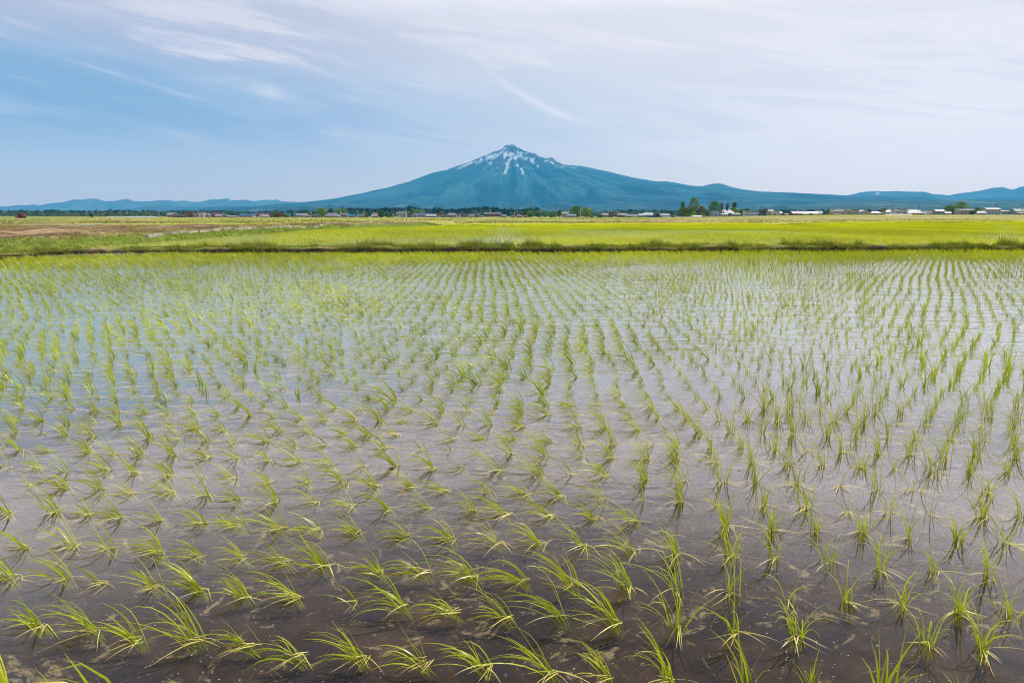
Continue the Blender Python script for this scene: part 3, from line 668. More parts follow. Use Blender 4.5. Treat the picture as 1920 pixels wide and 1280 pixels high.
def ridge_range(label, D, P, depth, seed, colr, spur=0.35, step=2.2, snow=None):
    px = np.arange(P[0][0], P[-1][0] + step, step); py = np.interp(px, [p[0] for p in P], [p[1] for p in P])
    crest = (HOR - py) / 1323 * D
    v = np.concatenate([np.linspace(-1, 0, 26), np.linspace(0, 1, 8)[1:]])
    PXX, VV = np.meshgrid(px, v); YY = D + VV * depth; XX = (PXX - 960) / 1301 * D * np.ones_like(VV)
    cr = np.interp(PXX, px, crest)
    sp_ = fbm(XX * 6.0 / depth, YY * 2.0 / depth, 5, seed); sp_ = 1 - np.abs(2 * sp_ - 1) * 1.8
    shp = (1 - np.abs(VV)) ** 1.15
    ZZ = cr * shp * (1 - spur * (1 - sp_) * np.sin(np.pi * np.clip(np.abs(VV), 0, 1)) * 1.6) + cr * 0.05 * (fbm(XX * 20 / depth, YY * 20 / depth, 3, seed + 9) - .5) * (np.abs(VV) < .98)
    ZZ = np.maximum(ZZ, -5)
    cc_ = np.ones(XX.shape + (3,)) * np.array(colr)
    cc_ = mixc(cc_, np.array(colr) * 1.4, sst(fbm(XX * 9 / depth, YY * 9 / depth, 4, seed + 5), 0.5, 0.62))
    if snow:
        for (sx_, sy_) in snow:
            q_ = px_of(XX, YY, ZZ); d_ = ((q_[0] - sx_) + 0.6 * (q_[1] - sy_)) ** 2 / 4 + (q_[1] - sy_) ** 2 / 8
            cc_ = mixc(cc_, (0.8, 0.8, 0.82), (d_ < 1).astype(float))
    return tag(link('hills', grid_mesh('hills', XX, YY, ZZ, cc_), M_land), label, kind='structure')
ridge_range('far blue range at the left', 17000, [(-160, 395), (-60, 391), (0, 387), (20, 386.5), (42, 384), (52, 385), (66, 383), (75, 385), (100, 381), (120, 379), (145, 374), (155, 375), (172, 372), (185, 373), (200, 377), (218, 377), (232, 374), (242, 373), (255, 377), (275, 377.5), (292, 376.5), (312, 375), (330, 377.5), (350, 376), (368, 379), (386, 377), (402, 373.5), (412, 374), (430, 372.5), (445, 376), (460, 374), (478, 377.5), (500, 374.5), (512, 375.5), (518, 374), (530, 377.5), (560, 379), (600, 381), (660, 388)], 2600, 400, (0.11, 0.15, 0.17), 0.3, snow=[(432, 373.5)])  # pale blue-grey albedo, extra haze fade put into the colour
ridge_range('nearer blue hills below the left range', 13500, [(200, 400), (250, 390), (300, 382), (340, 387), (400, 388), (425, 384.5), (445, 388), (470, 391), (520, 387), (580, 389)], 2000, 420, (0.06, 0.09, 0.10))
ridge_range('far blue range at the right', 17500, [(1470, 374), (1487, 366), (1497, 364.5), (1508, 368.5), (1516, 366.5), (1535, 367), (1545, 370), (1563, 370), (1580, 367), (1600, 362.5), (1622, 359), (1640, 358.5), (1665, 359), (1681, 358), (1690, 359), (1702, 360), (1716, 359.5), (1730, 360), (1745, 364), (1762, 364.5), (1776, 366.5), (1792, 363), (1810, 361), (1832, 357), (1850, 353.5), (1871, 351), (1880, 353), (1888, 355.5), (1892, 356), (1904, 351), (1914, 349), (1930, 351), (1970, 358), (2040, 370), (2120, 380)], 2900, 440, (0.08, 0.12, 0.14), 0.35, snow=[(1646, 362), (1598, 371), (1645, 364)])  # lightened albedo, some haze fade is in the colour here too
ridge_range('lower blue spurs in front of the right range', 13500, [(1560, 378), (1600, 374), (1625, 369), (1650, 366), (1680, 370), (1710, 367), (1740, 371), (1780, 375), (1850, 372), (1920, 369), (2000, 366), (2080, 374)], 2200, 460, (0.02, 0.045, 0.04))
# plateau and foothill slopes rising behind the village
def slope_land(label, x0, x1, D0, D1, topf, seed, col_a, col_b):
    px = np.arange(x0, x1, 3.0); v = np.linspace(0, 1, 46); PXX, VV = np.meshgrid(px, v)
    YY = D0 + (D1 - D0) * VV ** 1.2; XX = (PXX - 960) / 1301 * YY
    top = np.interp(px, [p[0] for p in topf], [p[1] for p in topf]); top = (HOR - np.interp(PXX, px, top)) / 1323 * D1
    fallb = 1 - sst(VV, 0.94, 1.0) * 0.7
    ZZ = top * (0.25 * VV + 0.75 * VV ** 2.0) * fallb + top * 0.22 * (fbm(XX * 0.0012, YY * 0.0007, 5, seed) - .5) * np.sin(np.pi * VV) + 1.0 + 14 * (fbm(XX * 0.006, YY * 0.003, 4, seed + 1) - .5) * sst(VV, 0, .2)
    f1 = fbm(XX * 0.0018, YY * 0.0010, 5, seed + 2)
    cc_ = mixc(np.ones(XX.shape + (3,)) * np.array(col_a), col_b, sst(f1, 0.46, 0.6))
    cc_ = mixc(cc_, (0.16, 0.19, 0.12), sst(fbm(XX * 0.006, YY * 0.002, 5, seed + 3), 0.60, 0.70) * 0.7)
    return tag(link('hills', grid_mesh('hills', XX, YY, ZZ, cc_), M_land), label, kind='structure')
slope_land('blue-green plateau behind the right-hand village', 1380, 2250, 2600, 9500, [(1380, 400), (1440, 391), (1500, 384), (1560, 379), (1600, 376), (1660, 373.5), (1700, 374), (1722, 377), (1740, 374.5), (1780, 373), (1850, 373.5), (1900, 374), (2250, 370)], 500, (0.014, 0.036, 0.030), (0.045, 0.085, 0.05))
def dome_hills(label, D, L_, seed, colr):
    xs = [(px - 960) / 1301 * D for px, _, _ in L_]
    gxx = np.arange(min(xs) - 900, max(xs) + 900, 34.0); gyy = np.arange(D - 900, D + 900, 40.0)
    XX, YY = np.meshgrid(gxx, gyy); ZZ = np.full(XX.shape, -12.0)
    for px, py, wpx in L_:
        h_ = (HOR - py) / 1323 * D; ZZ = np.maximum(ZZ, (h_ + 14) * gauss(XX, YY, (px - 960) / 1301 * D, D, wpx / 1301 * D, 420) - 14)
    ZZ = ZZ + np.maximum(ZZ, 0) * 0.30 * (fbm(XX * 0.004, YY * 0.004, 4, seed) - .5) + 10 * (fbm(XX * 0.02, YY * 0.02, 3, seed + 3) - .5) * (ZZ > 0)
    cc_ = mixc(np.ones(XX.shape + (3,)) * np.array(colr), np.array(colr) * 2.0, sst(fbm(XX * 0.006, YY * 0.006, 4, seed + 4), 0.5, 0.66))
    return tag(link('hills', grid_mesh('hills', XX, YY, ZZ, cc_), M_land), label, kind='structure')
dome_hills('dark wooded foothills at the foot of the left slope', 7000, [(535, 388, 14), (570, 386.5, 16), (622, 385, 20), (585, 389, 20), (720, 388.5, 14), (777, 379.5, 20), (825, 382, 20), (745, 387, 14), (900, 384, 22), (865, 388, 20)], 600, (0.015, 0.048, 0.042))
dome_hills('low wooded foothills below the middle of the mountain', 5600, [(960, 386, 26), (1000, 382.5, 22), (1060, 388, 20), (1115, 390, 20), (1200, 389.5, 30), (1290, 390, 24), (1380, 389, 30), (1460, 385, 24)], 620, (0.018, 0.055, 0.042))

# ------------------------------------------------------------------ woods and trees
def crown_quads(rg, centres, radii, per, size, colr, var=0.25, flat=0.8):
    """leaf-clump faces spread over and through lumps: returns V (n,4,3), C"""
    Vs, Cs = [], []
    for c_, r_ in zip(centres, radii):
        n = per; d = rg.normal(size=(n, 3)); d /= np.linalg.norm(d, axis=1, keepdims=True)
        rr_ = r_ * (0.62 + 0.42 * rg.random((n, 1))); p = np.array(c_) + d * rr_ * np.array([1, 1, flat])
        nn = d + rg.normal(0, 0.55, (n, 3)); nn /= np.linalg.norm(nn, axis=1, keepdims=True)
        t1 = np.cross(nn, rg.normal(size=(n, 3))); t1 /= np.linalg.norm(t1, axis=1, keepdims=True); t2 = np.cross(nn, t1)
        s1 = size * rg.uniform(0.5, 1.2, (n, 1)); s2 = size * rg.uniform(0.4, 0.9, (n, 1))
        q = np.stack([p - t1 * s1, p - t2 * s2, p + t1 * s1, p + t2 * s2], 1)
        lump = 1 + rg.uniform(-var, var)
        cc_ = np.array(colr) * lump * rg.uniform(0.75, 1.3, (n, 1, 1)); cc_ = np.repeat(cc_, 4, 1)
        Vs.append(q); Cs.append(cc_)
    return np.concatenate(Vs), np.concatenate(Cs)
def quads_mesh(name, V, Cc): 
    n = len(V); return np_mesh(name, V.reshape(-1, 3), np.arange(n * 4).reshape(n, 4), Cc.reshape(-1, 3))
def wood(label, spec, seed, leaf, per=26):
    """spec rows: px0, px1, D, spread, count, h0, h1, colour list"""
    rg = np.random.default_rng(seed); Vs, Cs = [], []
    for px0, px1, D, sp_, cnt, h0, h1, cols, conif in spec:
        for i in range(cnt):
            d = D + rg.uniform(0, sp_); px = rg.uniform(px0, px1); x = (px - 960) / 1301 * d; h = rg.uniform(h0, h1) * (0.75 + 0.5 * float(fbm(px * 0.04, D * 0.001, 3, seed)))
            r_ = h * (0.22 if conif else 0.42); z0 = float(ground_z(x, d))
            col_ = np.array(cols[rg.integers(len(cols))])
            if conif: cs = [(x, d, z0 + h * t_) for t_ in (0.3, 0.6, 0.85)]; rs = [r_ * 1.2, r_ * 0.85, r_ * 0.5]; fl = 1.5
            else: cs = [(x + rg.normal(0, r_ * .5), d, z0 + h * rg.uniform(.35, .65)) for _ in range(3)]; rs = [r_ * rg.uniform(.6, .9) for _ in range(3)]; fl = 0.95
            V, Cc = crown_quads(rg, cs, rs, per // 3, leaf * h / 12, col_, 0.2, fl); Vs.append(V); Cs.append(Cc)
    V = np.concatenate(Vs); Cc = np.concatenate(Cs)
    return tag(link('forest', quads_mesh('forest', V, Cc), M_crown), label, 'forest', kind='stuff')
DKG = [(0.018, 0.052, 0.030), (0.024, 0.065, 0.032), (0.016, 0.045, 0.03)]
MDG = [(0.045, 0.10, 0.035), (0.07, 0.13, 0.04), (0.035, 0.085, 0.035), (0.10, 0.15, 0.06)]
PLG = [(0.16, 0.19, 0.09), (0.10, 0.15, 0.07), (0.20, 0.20, 0.12)]
wood('far dark belt of woods along the whole plain', [
    (-60, 640, 2100, 500, 900, 15, 21, DKG + MDG[:1], False), (640, 1010, 1900, 450, 800, 17, 22, DKG, True), (1000, 1300, 2000, 500, 420, 13, 18, DKG + MDG[:2], False),
    (1150, 1700, 2200, 500, 700, 15, 20, DKG, True), (1650, 1990, 2300, 500, 420, 9, 14, DKG, False), (640, 1020, 1800, 200, 90, 14, 19, PLG + MDG, False), (1000, 1300, 1900, 100, 60, 12, 15, PLG, False)], 801, 2.6)
wood('paler scrub and bushes in front of the left woods', [(-60, 330, 1350, 250, 260, 7, 12, PLG + MDG, False), (0, 330, 1000, 150, 100, 4, 7, PLG, False), (320, 620, 1500, 200, 200, 9, 13, MDG + DKG[:1], False), (960, 1060, 1300, 150, 60, 9, 13, MDG + PLG, False), (1380, 1990, 1500, 300, 220, 5, 9, MDG + DKG, False)], 802, 2.2, 21)

M_bark = plain('bark', (0.09, 0.07, 0.05), 0.9)
def tree(name, px, ytop, ybase, wpx, D, colr, label, kind='round', seed=0, group=None, cat='tree'):
    rg = np.random.default_rng(900 + seed); x, _ = at(px, HOR, D); colr = tuple(v * 1.45 for v in colr); g0 = float(ground_z(x, D))
    m_ = D / 1301.0; W = wpx * m_; ztop = at(px, ytop, D)[1] - g0; H_ = ztop
    e = empty(name, (x, D, g0))
    cb = {'round': .12, 'bush': .02, 'pine': .35, 'tall': .25, 'bare': .3}[kind] * H_
    if kind == 'bare':
        mb = MB(); mb.tube((0, 0, -.1), (0, 0, H_ * .7), .28, .12)
        for i in range(34):
            t_ = rg.uniform(.25, .7); a = rg.uniform(0, 6.28); p = np.array((0, 0, H_ * t_)); q = p + np.array((math.cos(a) * W * .42 * rg.uniform(.5, 1), math.sin(a) * W * .42, H_ * rg.uniform(.1, .35)))
            q[2] = min(q[2], H_); mb.tube(p, q, .12, .06, 4)
            for _ in range(3):
                q2 = q + rg.normal(0, W * .10, 3); mb.tube((p + q) / 2, q2, .07, .03, 3)
        mb.build('trunk', M_bark, e); n_c = 12; per = 7; s_ = 0.4
    else:
        mb = MB(); mb.tube((0, 0, -.2), (0.1, 0, H_ * .55), max(.16, W * .035), max(.08, W * .02))
        for i in range(6):
            a = i * 1.05; mb.tube((0.05, 0, H_ * (.25 + .05 * i)), (math.cos(a) * W * .3, math.sin(a) * W * .25, H_ * (.5 + .06 * i)), max(.08, W * .015), .04, 5)
        mb.build('trunk', M_bark, e); n_c = int(14 + W * 1.2); per = 46; s_ = 0.5 if W > 6 else 0.33
    n_c = min(n_c, 46); cs, rs = [], []
    for i in range(n_c):
        t_ = (i + .5) / n_c; zz = cb + (H_ - cb) * t_; 
        env = {'round': math.sqrt(max(.05, 1 - (2 * t_ - .85) ** 2 / 1.35)), 'bush': math.sqrt(max(.05, 1 - t_ ** 2)), 'pine': .35 + .65 * abs(math.sin(t_ * 9)) * (1.1 - t_ * .6), 'tall': math.sqrt(max(.05, 1 - (2 * t_ - 1) ** 2)), 'bare': math.sqrt(max(.1, 1 - (2 * t_ - 1) ** 2))}[kind]
        a = i * 2.399; rr_ = W * .5 * env; r_ = W * rg.uniform(.11, .19) if kind != 'pine' else W * rg.uniform(.10, .15)
        ro = max(0, rr_ - r_) * math.sqrt(rg.uniform(.25, 1.0)); cs.append((math.cos(a) * ro, math.sin(a) * ro * .9, min(zz, H_ - r_ * .7))); rs.append(r_)
    V, Cc = crown_quads(rg, cs, rs, per, s_, colr, .30, .75)
    link('crown', quads_mesh('crown', V, Cc), M_crown, e)
    return tag(e, label, cat, group)
GD = (0.055, 0.12, 0.018); GM = (0.10, 0.19, 0.022); GB = (0.20, 0.32, 0.02); GO = (0.13, 0.15, 0.04); GY = (0.26, 0.27, 0.05); GR = (0.12, 0.09, 0.06)
TREES = [
 ('tree', 1080, 386.0, 407, 34, 640, (0.085, 0.17, 0.02), 'large dark green tree left of its yellower twin in mid plain', 'round'),
 ('tree', 1100, 388.5, 407, 24, 620, (0.17, 0.22, 0.025), 'yellow-green round tree on the right side of the large pair', 'round'),
 ('tree', 1049, 393.5, 408, 9, 600, GD, 'narrow dark conifer left of the white-roofed two-storey house', 'tall'),
 ('tree', 1300, 370.5, 398, 25, 640, (0.09, 0.15, 0.02), 'tallest broad tree of the grove right of the mountain', 'tall'),
 ('tree', 1279, 378, 398, 13, 655, GD, 'thin leaning pine at the left end of the grove', 'pine'),
 ('tree', 1285, 388, 406, 38, 630, (0.06, 0.10, 0.025), 'dark spreading tree below the thin pine in the grove', 'round'),
 ('tree', 1314, 386, 405, 20, 625, (0.13, 0.12, 0.05), 'brownish tree between the two highest crowns of the grove', 'round'),
 ('tree', 1338, 376.5, 401, 31, 645, (0.06, 0.13, 0.02), 'dark green tree leaning right behind the blue gabled house', 'round'),
 ('bush', 1301, 396, 407, 14, 600, GB, 'bright yellow-green bush in front of the grove', 'bush'),
 ('bush', 1288, 400, 407, 13, 598, GM, 'mid green bush left of the brightest bush below the grove', 'bush'),
 ('bush', 1315, 399, 407, 12, 596, (0.16, 0.24, 0.03), 'light green bush above the plastic greenhouse', 'bush'),
 ('tree', 1327, 395, 407, 11, 600, (0.10, 0.17, 0.03), 'small green tree touching the left wall of the blue gabled house', 'round'),
 ('bare_tree', 1352, 379, 394, 8, 650, GR, 'nearly leafless tree left of the other bare one behind the blue house', 'bare'),
 ('bare_tree', 1363, 379, 394, 8, 650, GR, 'nearly leafless tree beside the flat-topped pine', 'bare'),
 ('tree', 1376, 379, 398, 14, 650, (0.05, 0.10, 0.02), 'layered pine with a flat top above the purple house', 'pine'),
 ('tree', 1378, 388.5, 401, 11, 630, GB, 'bright green tree in front of the layered pine', 'round'),
 ('tree', 1390, 392, 405, 15, 640, GM, 'dark green trees clump left of the white apartment block', 'round'),
 ('tree', 1401, 391, 404, 12, 680, GD, 'dark tree peeping over the left roof of the white apartment block', 'round'),
 ('bare_tree', 1431, 388.5, 406, 22, 590, (0.15, 0.10, 0.08), 'reddish bare tree hiding the right end of the apartment block', 'bare'),
 ('bush', 1450, 402.5, 407, 16, 590, GB, 'light green hedge below the pink-edged gable house', 'bush'),
 ('bush', 1468, 399, 406, 7, 600, GM, 'green bush right of the narrow white gable annex', 'bush'),
 ('bush', 1503, 401, 405.5, 9, 600, GM, 'round green bush before the long pink roof', 'bush'),
 ('bush', 1520, 400, 405, 9, 610, GD, 'dark bush under the greenish white roof', 'bush'),
 ('bush', 1557, 398.5, 405, 17, 600, (0.24, 0.30, 0.04), 'yellowish domed bush in front of the grey houses', 'bush'),
 ('tree', 1552, 394, 404, 9, 640, GD, 'small dark tree rising behind the yellowish domed bush', 'round'),
 ('tree', 1657, 390.5, 402, 17, 650, GM, 'spreading green tree above the pink roofs', 'round'),
 ('tree', 1684, 390.5, 398, 16, 760, GD, 'dark trees clump above the white house with a pink roof', 'round'),
 ('tree', 1800, 378, 403, 34, 660, (0.13, 0.19, 0.03), 'largest light green tree on the right of the plain', 'round'),
 ('tree', 1780, 385, 403, 32, 670, (0.09, 0.15, 0.025), 'olive green tree on the left flank of the largest right-hand tree', 'round'),
 ('tree', 1797, 388, 404, 30, 640, (0.05, 0.10, 0.02), 'dark green tree below the largest light green crown', 'round'),
 ('tree', 1832, 388, 402, 17, 680, GM, 'rounded green tree behind the grey-green gabled shed', 'round'),
 ('tree', 1824, 395, 403.5, 13, 610, GD, 'dark bushy tree against the right wall of the long tan house', 'round'),
 ('tree', 1849, 393, 403, 12, 680, GD, 'dark tree left of the tall white house', 'round'),
 ('bush', 1871, 400.5, 404, 9, 600, GM, 'low green shrubs at the foot of the tall white house', 'bush'),
 ('tree', 1900, 394, 404, 9, 680, GD, 'dark tree left of the pale green roofed house at the edge', 'round'),
 ('tree', 603, 389.5, 406, 26, 690, (0.14, 0.21, 0.025), 'light green tree left of three above the grey farmhouse', 'round'),
 ('tree', 621, 391, 406, 15, 700, GD, 'dark green tree in the middle of three above the grey farmhouse', 'round'),
 ('tree', 641, 391, 406, 30, 690, (0.11, 0.19, 0.025), 'mid green tree right of three above the small two-storey house', 'round'),
 ('tree', 714.5, 394.5, 407.5, 16, 600, (0.045, 0.12, 0.01), 'dark dense ball-shaped tree standing alone in the village', 'round'),
 ('bush', 728, 399, 407, 11, 600, GM, 'green bush just right of the ball-shaped tree', 'bush'),
 ('bush', 737, 401, 407, 8, 600, GB, 'smaller yellow-green bush left of the large grey-roofed house', 'bush'),
 ('tree', 774, 391.5, 402, 14, 760, GM, 'green tree behind the gabled house and dark garage', 'round'),
 ('tree', 789, 393.5, 401, 11, 780, GY, 'yellowish tree above the long blue roof', 'round'),
 ('bush', 688, 399, 407, 10, 610, GO, 'brownish green bush beside the slate-blue roof', 'bush'),
 ('bush', 683, 403.5, 407.5, 8, 595, GM, 'low green bush in front of the slate-blue roof', 'bush'),
 ('bush', 347.5, 402, 408, 9.5, 590, GM, 'round green bush at the foot of the dark red barn', 'bush'),
 ('tree', 171.5, 399.5, 408.5, 8, 560, (0.05, 0.12, 0.015), 'small dark lone tree on the plain at the left', 'round'),
 ('tree', 518, 398.5, 408, 13, 590, GD, 'dark tree between the two halves of the red roofed farm', 'round'),
 ('tree', 535, 401, 407.5, 11, 595, GM, 'green tree right of the red roofed farm', 'round'),
 ('tree', 548, 400.5, 407.5, 7, 595, GD, 'narrow dark tree between two small blue roofs', 'round'),
 ('tree', 994, 394, 408, 17, 640, GM, 'rounded green tree right of the brown-red low roofs', 'round'),
 ('tree', 985, 396, 407, 12, 690, GD, 'darker tree behind the small grey two-storey house', 'round'),
 ('tree', 1010, 396.5, 407, 14, 700, (0.07, 0.14, 0.04), 'bluish green tree in the middle gap of the village', 'round'),
 ('tree', 1022, 399, 407, 11, 680, GM, 'smaller green tree in the middle gap of the village', 'round'),
 ('tree', 1037, 396, 407, 16, 700, (0.11, 0.19, 0.04), 'pale green tree left of the narrow dark conifer', 'round'),
 ('bush', 1033, 403, 408, 7, 590, GO, 'small ochre bush in the middle gap of the village', 'bush'),
 ('bush', 1110, 403.5, 408, 9, 590, GM, 'green bush below the yellow-green round tree', 'bush'),
 ('bush', 1124, 403, 408, 12, 590, GD, 'dark bush at the left end of the long dark hedge', 'bush'),
 ('bush', 1180, 405, 408, 8, 590, GM, 'small bush in front of the long violet shed', 'bush'),
 ('bush', 1201, 405.5, 408.3, 13, 570, GB, 'bright green shrub below the small white roof', 'bush'),
 ('bush', 1261, 402, 408, 9, 580, GM, 'green shrub between two white fences', 'bush'),
]
for i, t_ in enumerate(TREES):
    tree(t_[0], t_[1], t_[2], t_[3], t_[4], t_[5], t_[6], t_[7], t_[8], i, 'trees and bushes among the village houses', 'tree' if 'tree' in t_[0] else 'bush')
def hedge(px0, px1, ytop, D, colr, label, seed):
    rg = np.random.default_rng(seed); x0, _ = at(px0, HOR, D); x1, _ = at(px1, HOR, D); g0 = float(ground_z(x0, D)); h_ = at(px0, ytop, D)[1] - g0
    cs = [(rg.uniform(0, x1 - x0), rg.uniform(-.6, .6), rg.uniform(.3, .8) * h_) for _ in range(int((x1 - x0) * 1.5))]; rs = [h_ * rg.uniform(.3, .45) for _ in cs]
    V, Cc = crown_quads(rg, cs, rs, 30, .3, colr, .3, .8)
    o = link('hedge', quads_mesh('hedge', V, Cc), M_crown); o.location = (x0, D, g0); return tag(o, label, 'hedge')
hedge(1119, 1172, 402.5, 590, (0.06, 0.11, 0.015), 'long dark green hedge in front of the brown box house', 5)
hedge(1560, 1612, 402.6, 590, (0.05, 0.09, 0.02), 'dark low hedge in front of the beige gabled house', 6)
hedge(1640, 1660, 401.5, 590, (0.06, 0.11, 0.02), 'short dark hedge left of the long white greenhouse', 7)

# ------------------------------------------------------------------ village
M_win = plain('window_glass', (0.03, 0.04, 0.05), 0.15, 0.05, 1, 0.6)
M_frame = plain('window_frame', (0.62, 0.62, 0.62), 0.5)
M_door = plain('door_panel', (0.22, 0.17, 0.13), 0.6)
def house(px0, px1, ytop, D, kind, rc, wc, label, name='house', storeys=1, wf=0.6, depth=8.0, ybase=None, cat='house', nwin=None, rmetal=True, ov=0.45, chim=False):
    x0 = at(px0, HOR, D)[0]; x1 = at(px1, HOR, D)[0]; xc = (x0 + x1) / 2; W = x1 - x0; g0 = float(ground_z(xc, D)) - 0.05
    H_ = at(xc, ytop, D)[1] - g0; e = empty(name, (xc, D + depth / 2, g0)); rc = tuple(v * .44 for v in rc); wc = tuple(v * .75 for v in wc); hw = W / 2 - ov; hd = depth / 2 - ov; hwall = H_ * wf
    mw = plain('wall_%d' % (len(_plain)), wc, 0.85, 0.10, 0.7); mr = plain('roof_%d' % (len(_plain)), rc, 0.45 if rmetal else 0.8, 0.10, 0.8, 0.4)
    w_ = MB(); r_ = MB()
    if kind == 'side':       # ridge runs left-right, roof slope faces us
        w_.prismx([(-hd, 0), (hd, 0), (hd, hwall), (0, H_ - .12), (-hd, hwall)], -hw, hw)
        s_ = (H_ - hwall) / hd; oe = hwall - ov * s_
        r_.prismx([(-hd - ov, oe), (0, H_ - .02), (hd + ov, oe), (hd + ov, oe + .18), (0, H_ + .16), (-hd - ov, oe + .18)], -hw - ov, hw + ov)
    elif kind == 'front':    # gable faces us
        w_.prism([(-hw, 0), (hw, 0), (hw, hwall), (0, H_ - .12), (-hw, hwall)][::-1], -hd, hd)
        s_ = (H_ - hwall) / hw; oe = hwall - ov * s_
        r_.prism([(-hw - ov, oe), (0, H_ - .02), (hw + ov, oe), (hw + ov, oe + .2), (0, H_ + .16), (-hw - ov, oe + .2)][::-1], -hd - ov, hd + ov)
    elif kind == 'hip':
        w_.box(-hw, hw, -hd, hd, 0, hwall); ins = min(hw * .55, hd)
        z0 = hwall; zt = H_; a_, b_ = hw + ov, hd + ov
        r_.add([(-a_, -b_, z0), (a_, -b_, z0), (a_, b_, z0), (-a_, b_, z0), (-a_, -b_, z0 + .15), (a_, -b_, z0 + .15), (a_, b_, z0 + .15), (-a_, b_, z0 + .15), (-a_ + ins, 0, zt), (a_ - ins, 0, zt)],
               [(3, 2, 1, 0), (0, 1, 5, 4), (1, 2, 6, 5), (2, 3, 7, 6), (3, 0, 4, 7), (4, 5, 9, 8), (6, 7, 8, 9), (5, 6, 9), (7, 4, 8)])
    elif kind == 'shed':     # single pitch, falls toward us
        w_.prismx([(-hd, 0), (hd, 0), (hd, H_ - .1), (-hd, hwall)], -hw, hw)
        r_.prismx([(-hd - ov, hwall - .12), (hd + ov, H_), (hd + ov, H_ + .15), (-hd - ov, hwall + .06)], -hw - ov, hw + ov)
    elif kind == 'flat':
        w_.box(-hw, hw, -hd, hd, 0, H_ - .2); r_.box(-hw - .12, hw + .12, -hd - .12, hd + .12, H_ - .2, H_)
    wl_ = w_.build('wall', mw, e); r__ = r_.build('roof', mr, e)
    if chim:
        c_ = MB().box(hw * .4, hw * .4 + .5, 0, .5, H_ * .8, H_ + .7); c_.build('chimney', M_frame, r__)
    nst = 2 if hwall > 4.2 or storeys == 2 else 1; nw = nwin if nwin is not None else max(1, int(W / 3.2))
    for s_i in range(nst):
        fh = hwall / nst; 
        for k_ in range(nw):
            cx_ = -hw + (k_ + .5) * 2 * hw / nw; ww = min(.75, hw / nw * .6); z0 = fh * s_i + fh * .36; z1 = z0 + min(1.2, fh * .42)
            if s_i == 0 and k_ == nw // 2 and kind != 'flat':
                MB().box(cx_ - min(.5, ww), cx_ + min(.5, ww), -hd - .06, -hd + .02, 0.05, min(2.0, hwall * .8)).build('door', M_door, e); continue
            fr_ = MB().box(cx_ - ww - .08, cx_ + ww + .08, -hd - .05, -hd + .02, z0 - .08, z1 + .08).build('window', M_frame, e)
            MB().box(cx_ - ww, cx_ - .03, -hd - .09, -hd - .03, z0, z1).box(cx_ + .03, cx_ + ww, -hd - .09, -hd - .03, z0, z1).build('pane', M_win, fr_)
    return tag(e, label, cat, 'village buildings across the plain')
def greenhouse(px0, px1, ytop, D, label, depth=7.0, col_=(0.45, 0.45, 0.47)):
    x0 = at(px0, HOR, D)[0]; x1 = at(px1, HOR, D)[0]; xc = (x0 + x1) / 2; W = x1 - x0; g0 = float(ground_z(xc, D)) - .05; H_ = at(xc, ytop, D)[1] - g0
    e = empty('greenhouse', (xc, D, g0)); n_ = 10
    prof_ = [(depth / 2 * math.cos(t_), H_ * math.sin(t_)) for t_ in [math.pi * i / n_ for i in range(n_ + 1)]]
    MB().prismx(prof_, -W / 2, W / 2).build('cover', plain('plastic_sheet', col_, 0.35, 0.06, 1.0, .5), e)
    ribs = MB()
    for i in range(int(W / 2.5) + 1):
        xx_ = -W / 2 + i * 2.5
        for a_, b_ in zip(prof_[:-1], prof_[1:]): ribs.tube((xx_, a_[0] * 1.005, a_[1] * 1.01), (xx_, b_[0] * 1.005, b_[1] * 1.01), .03, .03, 4)
    ribs.build('hoops', M_frame, e)
    MB().box(-W / 2 - .04, -W / 2 + .02, -.8, .8, 0, min(2, H_ * .8)).build('door', M_frame, e)
    return tag(e, label, 'greenhouse')
WH = (0.66, 0.66, 0.67); CR = (0.52, 0.46, 0.36); TAN = (0.36, 0.28, 0.22); GRY = (0.30, 0.31, 0.34); DKR = (0.06, 0.055, 0.06); LG = (0.44, 0.45, 0.50); PINK = (0.42, 0.24, 0.26); RED = (0.24, 0.03, 0.035)
BLU = (0.03, 0.22, 0.50); CYA = (0.04, 0.40, 0.60); SLA = (0.20, 0.24, 0.33); LAV = (0.50, 0.50, 0.58); BRN = (0.16, 0.09, 0.07); TEAL = (0.10, 0.36, 0.36)
